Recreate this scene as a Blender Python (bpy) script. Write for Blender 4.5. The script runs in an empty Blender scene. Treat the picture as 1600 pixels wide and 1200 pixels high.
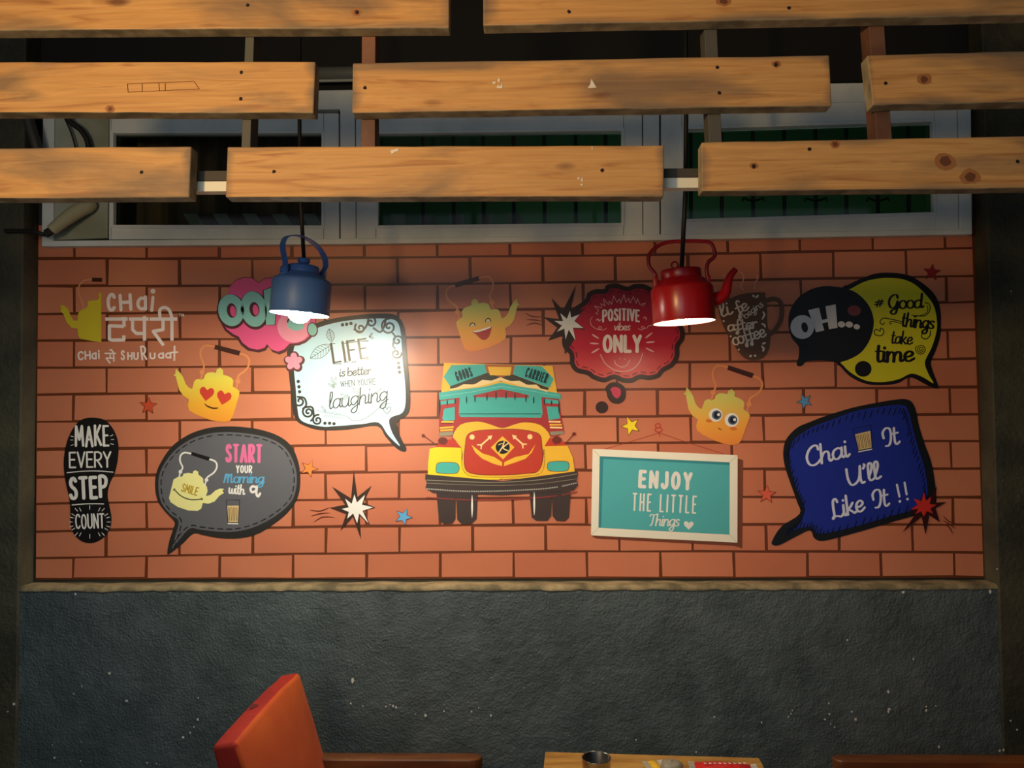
import bpy, math, random
from mathutils import Vector, Matrix
from mathutils.geometry import tessellate_polygon
random.seed(7)
sc = bpy.context.scene
COL = sc.collection

# ------------------------------------------------------------------ camera
F = 1250.0
CAM = Vector((0.106, -2.5907, 1.60))
RX, RZ, RY = 0.0365, 0.0262, 0.0082
def _basis():
    cx, sx, cy, sy = math.cos(RX), math.sin(RX), math.cos(RY), math.sin(RY)
    right = Vector((1, 0, 0)); fwd = Vector((0, cx, sx)); up = Vector((0, -sx, cx))
    r = right*cy - up*sy; u = right*sy + up*cy
    Z = Matrix.Rotation(RZ, 3, 'Z')
    return Z@r, Z@fwd, Z@u
CR, CF, CU = _basis()
cd = bpy.data.cameras.new('camera'); cam = bpy.data.objects.new('camera', cd); COL.objects.link(cam)
m = Matrix((CR, CU, -CF)).transposed().to_4x4(); m.translation = CAM
cam.matrix_world = m
cd.sensor_width = 36; cd.sensor_fit = 'HORIZONTAL'; cd.lens = 36*F/1600; cd.clip_start = .02; cd.clip_end = 60
sc.camera = cam

# ------------------------------------------------------------------ view, world, lights
sc.view_settings.view_transform = 'Standard'; sc.view_settings.look = 'None'
sc.view_settings.gamma = 1; sc.view_settings.use_curve_mapping = False
sc.view_settings.exposure = 0.0
BLUE_BULB, RED_BULB = 740.0, 330.0
wd = bpy.data.worlds.new('evening'); sc.world = wd; wd.use_nodes = True
wb = wd.node_tree.nodes['Background']; wb.inputs[0].default_value = (0.72, 0.86, 1.0, 1); wb.inputs[1].default_value = 0.17
def area(name, loc, target, size, power, col, spread=math.pi):
    l = bpy.data.lights.new(name, 'AREA'); l.shape = 'DISK'; l.size = size; l.energy = power; l.color = col; l.spread = spread
    o = bpy.data.objects.new(name, l); COL.objects.link(o); o.location = loc
    o.rotation_euler = (Vector(target)-Vector(loc)).to_track_quat('-Z', 'Y').to_euler()
    return o
area('warm_shaded_lamp', (-1.05, -2.75, 2.02), (-.05, -1.3, 2.30), .20, 7.6, (1, .64, .24), math.radians(105))
area('cool_fill_light', (-.7, -3.4, 2.0), (-.2, 0, 1.9), 1.3, 10.0, (.80, .93, 1))  # unseen soft fill, added for the cool ambient light from the camera side
area('added_room_fill', (.8, .45, 1.5), (.9, 1.55, 2.7), .4, 4.0, (.9, 1, .86))  # unseen fill added so the green room shows through the panes

# ------------------------------------------------------------------ helpers
def P(px, py, y=0.0):
    d = CR*((px-800)/F) + CU*((600-py)/F) + CF
    return CAM + d*((y-CAM.y)/d.y)
def lin(c):
    c = c/255.0
    return c/12.92 if c <= .04045 else ((c+.055)/1.055)**2.4
MATS = {}
def mat(name, rgb, rough=.5, metal=0, spec=.5, emis=None, es=0, trans=0, alpha=None):
    if name in MATS: return MATS[name]
    m = bpy.data.materials.new(name); m.use_nodes = True
    b = m.node_tree.nodes['Principled BSDF']
    b.inputs['Base Color'].default_value = (lin(rgb[0]), lin(rgb[1]), lin(rgb[2]), 1)
    b.inputs['Roughness'].default_value = rough; b.inputs['Metallic'].default_value = metal
    b.inputs['Specular IOR Level'].default_value = spec
    if emis: b.inputs['Emission Color'].default_value = (*emis, 1); b.inputs['Emission Strength'].default_value = es
    if trans: b.inputs['Transmission Weight'].default_value = trans
    MATS[name] = m
    return m
def nt(m): return m.node_tree.nodes, m.node_tree.links, m.node_tree.nodes['Principled BSDF']
def bump(m, scale, strength, dist=.01, detail=4, stretch=(1, 1, 1)):
    n, l, b = nt(m)
    tc = n.new('ShaderNodeTexCoord'); mp = n.new('ShaderNodeMapping'); mp.inputs['Scale'].default_value = stretch
    no = n.new('ShaderNodeTexNoise'); no.inputs['Scale'].default_value = scale; no.inputs['Detail'].default_value = detail
    bu = n.new('ShaderNodeBump'); bu.inputs['Strength'].default_value = strength; bu.inputs['Distance'].default_value = dist
    l.new(tc.outputs['Object'], mp.inputs[0]); l.new(mp.outputs[0], no.inputs['Vector']); l.new(no.outputs[0], bu.inputs['Height'])
    l.new(bu.outputs[0], b.inputs['Normal'])
    return mp, no
def mottle(m, c1, c2, scale, stretch=(1, 1, 1), lo=.35, hi=.65, detail=5):
    n, l, b = nt(m)
    tc = n.new('ShaderNodeTexCoord'); mp = n.new('ShaderNodeMapping'); mp.inputs['Scale'].default_value = stretch
    no = n.new('ShaderNodeTexNoise'); no.inputs['Scale'].default_value = scale; no.inputs['Detail'].default_value = detail
    cr = n.new('ShaderNodeValToRGB'); e = cr.color_ramp.elements
    e[0].position = lo; e[1].position = hi
    e[0].color = (*[lin(c) for c in c1], 1); e[1].color = (*[lin(c) for c in c2], 1)
    l.new(tc.outputs['Object'], mp.inputs[0]); l.new(mp.outputs[0], no.inputs['Vector']); l.new(no.outputs[0], cr.inputs[0])
    l.new(cr.outputs[0], b.inputs['Base Color'])
    return cr

WLOC = {}
def wl(o): return WLOC.get(o.name, Vector((0, 0, 0))) if o else Vector((0, 0, 0))
def mk(name, v, f, m, parent=None, label=None, smooth=False, bev=0, loc=None, **props):
    base = wl(parent) if parent else (Vector(loc) if loc is not None else Vector((0, 0, 0)))
    me = bpy.data.meshes.new(name)
    me.from_pydata([tuple(Vector(p)-base) for p in v], [], f); me.update()
    if m: me.materials.append(m)
    if smooth:
        me.polygons.foreach_set('use_smooth', [True]*len(me.polygons))
    o = bpy.data.objects.new(name, me); COL.objects.link(o)
    if parent: o.parent = parent
    else: o.location = base
    WLOC[o.name] = base
    if bev:
        b = o.modifiers.new('edge', 'BEVEL'); b.width = bev; b.segments = 2; b.limit_method = 'ANGLE'; b.angle_limit = math.radians(40)
    if label: o['label'] = label
    for k, x in props.items(): o[k] = x
    return o
def thing(name, label, cat, loc, group=None, kind=None):
    o = bpy.data.objects.new(name, None); COL.objects.link(o); o.location = loc; o.empty_display_size = .1
    WLOC[o.name] = Vector(loc)
    if label: o['label'] = label
    if cat: o['category'] = cat
    if group: o['group'] = group
    if kind: o['kind'] = kind
    return o
class G:
    def __init__(s): s.v = []; s.f = []
    def add(s, v, f):
        k = len(s.v); s.v += [Vector(p) for p in v]; s.f += [tuple(i+k for i in q) for q in f]; return s
    def prism(s, front, ext):
        n = len(front); ext = Vector(ext); fr = [Vector(p) for p in front]
        return s.add(fr+[p+ext for p in fr], [tuple(range(n))[::-1], tuple(range(n, 2*n))]+[(i, (i+1) % n, (i+1) % n+n, i+n) for i in range(n)])
    def box(s, a, b, M=None):
        x0, y0, z0 = a; x1, y1, z1 = b
        v = [Vector(p) for p in ((x0, y0, z0), (x1, y0, z0), (x1, y1, z0), (x0, y1, z0), (x0, y0, z1), (x1, y0, z1), (x1, y1, z1), (x0, y1, z1))]
        if M: v = [M@p for p in v]
        return s.add(v, [(0, 3, 2, 1), (4, 5, 6, 7), (0, 1, 5, 4), (1, 2, 6, 5), (2, 3, 7, 6), (3, 0, 4, 7)])
    def tube(s, pts, rad, n=10, flat=1.0, cap=True):
        pts = [Vector(p) for p in pts]; k = len(pts)
        if not hasattr(rad, '__len__'): rad = [rad]*k
        v = []; f = []; up = Vector((0, 1, 0))
        for i, p in enumerate(pts):
            t = (pts[min(i+1, k-1)]-pts[max(i-1, 0)]).normalized()
            a = t.cross(up)
            if a.length < .05: a = t.cross(Vector((1, 0, 0)))
            a.normalize(); b = a.cross(t).normalized(); up = b
            for j in range(n):
                g = 2*math.pi*j/n
                v.append(p+(a*math.cos(g)*flat+b*math.sin(g))*rad[i])
        for i in range(k-1):
            for j in range(n):
                f.append((i*n+j, i*n+(j+1) % n, (i+1)*n+(j+1) % n, (i+1)*n+j))
        if cap: f += [tuple(range(n))[::-1], tuple(range((k-1)*n, k*n))]
        return s.add(v, f)
    def lathe(s, prof, M, n=40, close=False):
        v = []; f = []; k = len(prof)
        for r, z in prof:
            for j in range(n):
                g = 2*math.pi*j/n; v.append(M@Vector((r*math.cos(g), r*math.sin(g), z)))
        for i in range(k-1 + (1 if close else 0)):
            i2 = (i+1) % k
            for j in range(n): f.append((i*n+j, i*n+(j+1) % n, i2*n+(j+1) % n, i2*n+j))
        return s.add(v, f)
    def mk(s, name, m, parent=None, **k): return mk(name, s.v, s.f, m, parent, **k)
def crv(pts, n=8, closed=False):
    """smooth curve through points (any dimension)"""
    pts = [Vector(p) for p in pts]; k = len(pts); out = []
    for i in range(k if closed else k-1):
        p0 = pts[(i-1) % k] if closed or i > 0 else pts[0]
        p1 = pts[i]; p2 = pts[(i+1) % k]
        p3 = pts[(i+2) % k] if closed or i+2 < k else pts[-1]
        for j in range(n):
            t = j/n
            out.append(.5*((2*p1)+(p2-p0)*t+(2*p0-5*p1+4*p2-p3)*t*t+(3*p1-p0-3*p2+p3)*t**3))
    if not closed: out.append(pts[-1].copy())
    return out

# ================================================================== STRUCTURE
ML = P(58, 645).x; MR = P(1528, 634).x           # mural sides
MT = P(800, 376).z; MB = P(800, 904).z           # mural top, bottom
dark = mat('dark_wall_paint', (46, 45, 36), .75); bump(dark, 60, .35, .004)
mottle(dark, (34, 34, 28), (54, 52, 40), 6)
lowm = mat('slate_blue_plaster', (52, 60, 68), .62); bump(lowm, 130, .8, .006, 6)
mottle(lowm, (68, 79, 82), (86, 97, 100), 9)
black = mat('black_paint', (16, 15, 16), .8)
WT = P(800, 137).z; WB = P(800, 374).z
WL = P(66, 300, -.03).x; WR = P(1518, 300, -.03).x
XL, XR, CEIL, YF = -2.5, 2.7, 3.15, -3.6
# back wall built round the window opening
g = G()
g.box((XL, 0, 0), (XR, .15, WB-.02))
g.box((XL, 0, WB-.02), (WL+.03, .15, WT)); g.box((WR-.03, 0, WB-.02), (XR, .15, WT))
wall_back = g.mk('wall_back', dark, kind='structure')
G().box((XL, 0, WT), (XR, .15, CEIL)).mk('wall_top', black, kind='structure')
# lower wall stands 7 cm proud, its top is the beige ledge
LY = -.07
ll, lr = ML-.003, MR+.003
PY = -.080
pil = mat('pillar_paint', (62, 60, 46), .7); bump(pil, 70, .6, .006, 6); mottle(pil, (50, 50, 40), (78, 74, 56), 7)
for nm, xa_, xb_ in (('wall_left_pillar', XL, ML-.003), ('wall_right_pillar', MR+.003, XR)):
    G().box((xa_, PY, 0), (xb_, -.0005, CEIL)).mk(nm, pil, kind='structure', bev=.004)
nx, nz = 430, 150
v = []; f = []
from mathutils import noise as mn
ztop = P(800, 916, LY).z
def zt(x): return ztop + .0035*mn.noise(Vector((x*9, 3, 0)))
for j in range(nz+1):
    for i in range(nx+1):
        x = ll+(lr-ll)*i/nx; t = j/nz; z = zt(x)*t
        b = .0016*mn.noise(Vector((x*40, 0, z*40)))+.0022*mn.noise(Vector((x*95, 5, z*95)))
        round_ = .012*max(0, (t-.985)/.015)**2 
        v.append((x, LY-b+round_, z))
for j in range(nz):
    for i in range(nx):
        a = j*(nx+1)+i; f.append((a, a+1, a+nx+2, a+nx+1))
wl_ = mk('wall_lower', v, f, lowm, smooth=True, kind='structure')
g = G(); g.box((ll+.001, LY+.02, 0), (lr-.001, .0, ztop-.006)); g.mk('wall_core', lowm, wl_)
ledm = mat('beige_ledge_plaster', (150, 132, 98), .8); bump(ledm, 50, .8, .006); mottle(ledm, (95, 86, 62), (168, 148, 110), 14)
v = []; f = []; n = 150
for i in range(n+1):
    x = ll+(lr-ll)*i/n; z = zt(x); w = .004*mn.noise(Vector((x*22, 9, 0)))+.003*mn.noise(Vector((x*60, 2, 0)))
    v += [(x, -.001, z+.001), (x, LY+.016, z+.003), (x, LY+.002, z), (x, LY-.004, z-.006), (x, LY-.0035, z-.012+w)]
for i in range(n):
    for j in range(4):
        a = i*5+j; f.append((a, a+1, a+6, a+5))
mk('trim_1', v, f, ledm, smooth=True, kind='structure')
floorm = mat('grey_floor_tile', (70, 66, 60), .5); bump(floorm, 20, .2)
G().box((XL, YF, -.1), (XR, .15, 0)).mk('floor', floorm, kind='structure')
G().box((XL, YF, CEIL), (XR, .15, CEIL+.1)).mk('ceiling', black, kind='structure')
G().box((XL-.1, YF, 0), (XL, .15, CEIL)).mk('wall_left', dark, kind='structure')
G().box((XR, YF, 0), (XR+.1, .15, CEIL)).mk('wall_right', dark, kind='structure')
# room behind the window
grn = mat('green_room_paint', (52, 104, 66), .7)
g = G(); g.box((XL, 1.55, 0), (XR, 1.65, CEIL)); g.mk('wall_behind', grn, kind='structure')
g = G(); g.box((XL-.1, .15, 0), (XL, 1.65, CEIL)); g.box((XR, .15, 0), (XR+.1, 1.65, CEIL)); g.box((XL, .15, CEIL), (XR, 1.65, CEIL+.1)); g.box((XL, .15, -.1), (XR, 1.65, 0)); g.mk('wall_kitchen_sides', grn, kind='structure')
# paint specks on the lower wall
spk = mat('white_paint_speck', (225, 222, 210), .5)
v = []; f = []
def speck(px, py, r, y=LY-.0045, st=1.0, a=0):
    c = P(px, py, y); k = len(v); n = 7
    for i in range(n):
        q = 2*math.pi*i/n; rr = r*random.uniform(.7, 1.2)/F*2.5
        dx, dz = rr*math.cos(q), rr*st*math.sin(q)
        v.append((c.x+dx*math.cos(a)-dz*math.sin(a), c.y, c.z+dx*math.sin(a)+dz*math.cos(a)))
    f.append(tuple(range(k, k+n)))
for s in ((171, 1052, 2.6), (198, 1095, 2.6), (128, 1072, 1.2), (115, 1084, 1.5), (310, 1090, 1.5), (309, 1124, 2), (297, 1145, 1.5), (286, 1152, 2.2), (303, 1136, 1.2),
          (85, 1184, 1.8), (126, 1189, 1.5), (230, 1192, 1.5), (244, 1193, 1.2), (118, 928, 1.8), (82, 1164, 1), (127, 1159, 1), (551, 1063, 3, 2.0), (548, 1099, 1.6), (567, 1103, 1),
          (603, 1104, 1.6), (614, 1103, 1.6), (619, 1105, 1.6), (609, 1101, 1.1), (665, 1118, 2), (694, 1111, 1.5), (737, 1112, 1.4), (767, 1118, 1.5), (748, 1106, 1), (649, 1116, .9),
          (585, 1194, 1.6), (606, 1197, 1.2), (692, 1196, 1.6), (1088, 1175, 1.8), (1116, 1120, 1.5), (1190, 1129, 1.3), (994, 1156, 1.1), (1427, 1030, 1.6), (1388, 1081, 2.4), (1389, 1108, 2.2), (1388, 1112, 1.8),
          (1447, 1104, 1.8), (1447, 1110, 1.8), (1462, 1103, 1.1), (1331, 1112, 1.6), (1337, 1124, 2), (1295, 1099, 1.5), (1296, 1116, 1.8), (1289, 1124, 1.8), (1304, 1136, 1.3), (1298, 1131, 1),
          (1238, 1110, 1.3), (1236, 1115, 1.2), (1232, 1120, 1.2), (1411, 919.5+6, 2.6), (1547, 924, 2.6, 1.5), (1467, 1167, 1.8), (1324, 1000, 1.2)):
    speck(s[0], s[1], s[2], st=s[3] if len(s) > 3 else random.uniform(.8, 1.3))
for s in ((22, 1100, 2.4), (12, 1112, 1.3), (1562, 1173, 2), (1568, 1172, 2), (1579, 1126, 1.6), (1589, 1140, 1.6), (1558, 889, 1.4), (1580, 455, 1.2)): speck(s[0], s[1], s[2], y=PY-.001)
mk('paint_splatter', v, f, spk, kind='stuff', label='white paint specks splashed over the lower slate wall', category='paint specks')

# ------------------------------------------------------------------ window
wf = mat('pale_blue_window_paint', (205, 218, 222), .55); bump(wf, 30, .25, .004); mottle(wf, (206, 214, 214), (230, 235, 234), 7, (1, 1, 1), .3, .6)
seam = mat('dark_gap', (14, 14, 14), .9)
cream = mat('cream_board', (172, 176, 158), .6); mottle(cream, (150, 152, 128), (178, 184, 170), 6)
win = thing('window_1', None, None, ((WL+WR)/2, 0, WB), kind='structure')
def quad(pts, y): return [P(a, b, y) for a, b in pts]
def member(name, pts, y, depth, m, parent, bev=.002, **k):
    return G().prism(quad(pts, y), (0, depth, 0)).mk(name, m, parent, bev=bev, **k)
bt = lambda x: 385-19*(x-65)/(1519-65) + 3*4*((x-65)/1454)*(1-(x-65)/1454)    # bottom edge
tp = lambda x: 147-20*(x-68)/1450
YW = -.03
# outer frame
member('bottom_rail', [(65, bt(65)-9), (540, bt(540)-9), (1000, bt(1000)-9), (1519, bt(1519)-9), (1519, bt(1519)), (1000, bt(1000)), (540, bt(540)), (65, bt(65))], YW-.006, .05, wf, win)
member('top_rail', [(68, tp(68)), (1517, tp(1517)), (1517, tp(1517)+30), (68, tp(68)+30)], YW-.004, .05, wf, win)
member('side_jamb', [(67, tp(68)), (85, tp(85)), (83, 377), (65, 377)], YW-.003, .05, wf, win)
member('side_jamb', [(1497, tp(1497)), (1517, tp(1517)), (1519, 366), (1500, 366)], YW-.003, .05, wf, win)
member('mullion', [(531, 152), (554, 152), (556, 374), (532, 374)], YW-.003, .05, wf, win)
member('mullion', [(1005, 146), (1030, 146), (1031, 370), (1005.5, 370)], YW-.003, .05, wf, win)
bd = member('side_board', [(86, 175), (170, 175), (168, 372), (84, 375)], YW, .03, cream, win, label='cream board left of the first casement')
glass = bpy.data.materials.new('window_glass'); glass.use_nodes = True
n_ = glass.node_tree.nodes; l_ = glass.node_tree.links; n_.clear()
o_ = n_.new('ShaderNodeOutputMaterial'); mx = n_.new('ShaderNodeMixShader'); tr = n_.new('ShaderNodeBsdfTransparent'); gl = n_.new('ShaderNodeBsdfGlossy'); fr = n_.new('ShaderNodeFresnel')
tr.inputs[0].default_value = (.75, .82, .78, 1); gl.inputs['Roughness'].default_value = .05; fr.inputs[0].default_value = 1.5
l_.new(fr.outputs[0], mx.inputs[0]); l_.new(tr.outputs[0], mx.inputs[1]); l_.new(gl.outputs[0], mx.inputs[2]); l_.new(mx.outputs[0], o_.inputs[0])
def sash(o4, i4):
    g = G()
    lx = lambda k, x: (x, o4[k][1]+(o4[(k+1) % 4][1]-o4[k][1])*(x-o4[k][0])/(o4[(k+1) % 4][0]-o4[k][0]))
    e = 4
    g.prism(quad([o4[0], lx(0, i4[0][0]-e), lx(2, i4[3][0]-e), o4[3]], YW), (0, .035, 0))
    g.prism(quad([lx(0, i4[1][0]+e), o4[1], o4[2], lx(2, i4[2][0]+e)], YW), (0, .035, 0))
    g.prism(quad([lx(0, i4[0][0]-e+.6), lx(0, i4[1][0]+e-.6), (i4[1][0]+e-.6, i4[1][1]), (i4[0][0]-e+.6, i4[0][1])], YW+.0006), (0, .034, 0))
    g.prism(quad([(i4[3][0]-e+.6, i4[3][1]), (i4[2][0]+e-.6, i4[2][1]), lx(2, i4[2][0]+e-.6), lx(2, i4[3][0]-e+.6)], YW+.0006), (0, .034, 0))
    s = g.mk('sash', wf, win, bev=.0015)
    # putty bead round the pane
    g = G(); cx = sum(p[0] for p in i4)/4; cy = sum(p[1] for p in i4)/4
    sh = lambda p, e: (p[0]+(e if p[0] > cx else -e), p[1]+(e if p[1] > cy else -e))
    for k in range(4):
        a, b = i4[k], i4[(k+1) % 4]
        g.prism(quad([sh(a, 5), sh(b, 5), b, a], YW-.004), (0, .02, 0))
    g.mk('glazing_bead', wf, s, bev=.0015)
    G().prism(quad([sh(p, 3) for p in i4], YW+.018), (0, .004, 0)).mk('glass_pane', glass, s)
    # dark joint round the sash
    return s
sash([(171, 177), (529, 177), (530, 373), (170, 374)], [(177, 208), (502, 208), (502, 352), (177, 351)])
sash([(556, 176), (1003, 171), (1004, 369), (557, 373)], [(591, 209), (971, 204), (971, 348), (591, 352)])
sash([(1033, 168), (1495, 156), (1498, 362), (1033, 368)], [(1069, 202), (1457, 190), (1459, 331), (1069, 342)])
G().box((WL+.01, 0.006, WB-.0), (WL+.02, .012, WT)).mk('frame_backing', seam, win)
for q in ([(529, 150), (532, 150), (533, 376), (530, 376)], [(1003, 146), (1006, 146), (1006.5, 374), (1004, 374)], [(553.5, 150), (556.5, 150), (557.5, 376), (555, 376)], [(1029.5, 146), (1033.5, 146), (1033.5, 374), (1030.5, 374)],
          [(84, 176), (88, 176), (86, 372), (82, 375)], [(169, 177), (171.5, 177), (170.5, 374), (168, 374)], [(1495, 156), (1498, 156), (1501, 364), (1498, 364)]):
    member('joint', q, YW+.012, .008, seam, win, bev=0)
member('joint', [(86, 374), (540, 371), (1000, 367), (1500, 361), (1500, 366), (1000, 372), (540, 376), (86, 379)], YW+.012, .008, seam, win, bev=0)
member('joint', [(86, 174), (1497, 154), (1497, 159), (86, 179)], YW+.012, .008, seam, win, bev=0)
# security grille behind the glass
ironm = mat('black_green_iron', (18, 30, 24), .6)
gr = thing('window_grille', 'dark vertical iron bars with curled arms behind the green-lit window panes', 'grille', (.4, .06, WB))
YG = .06
for x in [661, 709, 756, 803, 851, 900, 947, 1080, 1128, 1177, 1226, 1275, 1323, 1372, 1420]:
    G().tube([P(x, 392, YG), P(x-1, 172, YG)], .0065, 8).mk('bar', ironm, gr)
for x in (1177, 1275, 1372):
    g = G()
    for s in (-1, 1): g.tube([P(x, 314, YG-.005), P(x+s*9, 312, YG-.005), P(x+s*15, 309, YG-.005), P(x+s*17, 314, YG-.005)], .004, 6)
    g.mk('curled_arm', ironm, gr)
g = G(); g.box((WL+.06, YG-.006, WT+.005), (WR-.06, YG+.006, WT+.02)); g.mk('cross_bar', ironm, gr)
# brown curtain behind first casement
cur = mat('brown_curtain_cloth', (74, 56, 44), .9); mottle(cur, (70, 56, 48), (130, 98, 74), 4, (3, 1, .3))
v = []; f = []; n = 90
xa, xb = P(150, 280, .16).x, P(560, 280, .16).x
for i in range(n+1):
    x = xa+(xb-xa)*i/n; y = .17+.03*math.sin(i*.7)+.012*math.sin(i*1.9)
    v += [(x, y, WB-.12), (x, y, WT+.15)]
for i in range(n): f.append((2*i, 2*i+2, 2*i+3, 2*i+1))
mk('curtain', v, f, cur, smooth=True, label='brown curtain hanging behind the left window pane', category='curtain')
# slanted strips added to imitate a reflection low in the panes
sc_w = mat('pale_stripe_reflection', (150, 148, 140), .9); sc_r = mat('maroon_stripe_reflection', (92, 44, 42), .9)
st = thing('stripe_reflection', 'pale and maroon slanted stripes imitating a reflection low in the window glass', 'reflection', (P(400, 352, .1).x, .1, P(400, 352, .1).z))
x = 290
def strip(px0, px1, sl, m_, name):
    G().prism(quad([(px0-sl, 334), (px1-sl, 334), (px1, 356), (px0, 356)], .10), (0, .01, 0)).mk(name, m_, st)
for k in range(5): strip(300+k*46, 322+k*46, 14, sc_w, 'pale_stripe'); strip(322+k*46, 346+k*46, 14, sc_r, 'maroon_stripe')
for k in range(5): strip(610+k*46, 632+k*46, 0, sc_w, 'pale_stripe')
# pipe above window
pipem = mat('grey_pipe', (92, 98, 98), .6)
pp = G(); pp.tube([P(440, 117, -.05), P(700, 112, -.05)], .022, 14)
pp = mk('overhead_pipe', pp.v, pp.f, pipem, smooth=True, label='grey pipe running along the wall just above the window', category='pipe')
G().tube([P(440, 127, -.05), P(700, 122, -.05)], .006, 8).mk('thin_pipe', mat('pale_pipe', (150, 156, 156), .5), pp)

# left conduit, cables, sleeve
cab = mat('dark_cable', (26, 25, 25), .6); grc = mat('grey_conduit', (62, 62, 62), .6)
G().tube(crv([P(34, 130, -.1), P(44, 185, -.1), P(56, 225, -.09), P(66, 262, -.06)]), .016, 12).mk('wall_conduit', grc, smooth=True, label='dark grey conduit slanting down left of the window', category='conduit')
c_ = G().tube(crv([P(96, 160, -.07), P(108, 188, -.065), P(128, 205, -.06), P(139, 232, -.055), P(142, 300, -.05)]), .009, 10).mk('black_cable', cab, smooth=True, label='black cable bending down over the cream window board', category='cable')
G().tube(crv([P(92, 165, -.05), P(112, 210, -.05), P(122, 250, -.05)]), .003, 6).mk('thin_wire', cab, c_)
slv = mat('cream_foam_sleeve', (178, 174, 140), .7); bump(slv, 60, .5, .004)
pts = crv([P(148, 320, -.04), P(138, 322, -.055), P(118, 332, -.07), P(98, 346, -.08), P(80, 360, -.09)], 6)
s_ = G().tube(pts, [.014+.009*min(1, i/6)-.006*max(0, (i-14)/10) for i in range(len(pts))], 14).mk('pipe_sleeve', slv, smooth=True, label='cream foam pipe sleeve poking from the board left of window', category='sleeve')
G().tube(crv([P(84, 357, -.088), P(70, 366, -.09), P(56, 363, -.095), P(30, 361, -.092), P(8, 361, -.092)]), [.013]*8+[.007]*25, 10).mk('cable', cab, s_)
member('wall_hole', [(121, 314), (150, 313), (147, 321), (138, 319), (124, 318)], YW-.0015, .002, seam, s_, bev=0)

# ================================================================== PRINTED MURAL
VR = .30
def vin(name, rgb): return mat('print_'+name, rgb, VR, spec=.45)
mural = thing('printed_wall_mural', 'wide printed brick mural panel of speech bubbles, kettles and a truck', 'mural', (0, 0, MB))
def yl(layer): return -.0046-.00035*layer
def zz(s, o=(0, 0), k=1.0):
    return [(o[0]+float(a.split(',')[0])/k, o[1]+float(a.split(',')[1])/k) for a in s.split()]
def cr2(pts, n=6, closed=False): return [(p.x, p.y) for p in crv([(a, b, 0) for a, b in pts], n, closed)]
def fill(name, pts, m, parent, layer, smooth=False, **k):
    if smooth: pts = cr2(pts, 5, True)
    y = yl(layer); v = [P(a, b, y) for a, b in pts]
    f = tessellate_polygon([[Vector((a, -b, 0)) for a, b in pts]])
    return mk(name, v, [tuple(q) for q in f], m, parent, **k)
def ell(cx, cy, rx, ry, a=0, n=28):
    ca, sa = math.cos(math.radians(a)), math.sin(math.radians(a)); o = []
    for i in range(n):
        t = 2*math.pi*i/n; x, y = rx*math.cos(t), ry*math.sin(t); o.append((cx+x*ca-y*sa, cy+x*sa+y*ca))
    return o
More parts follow.
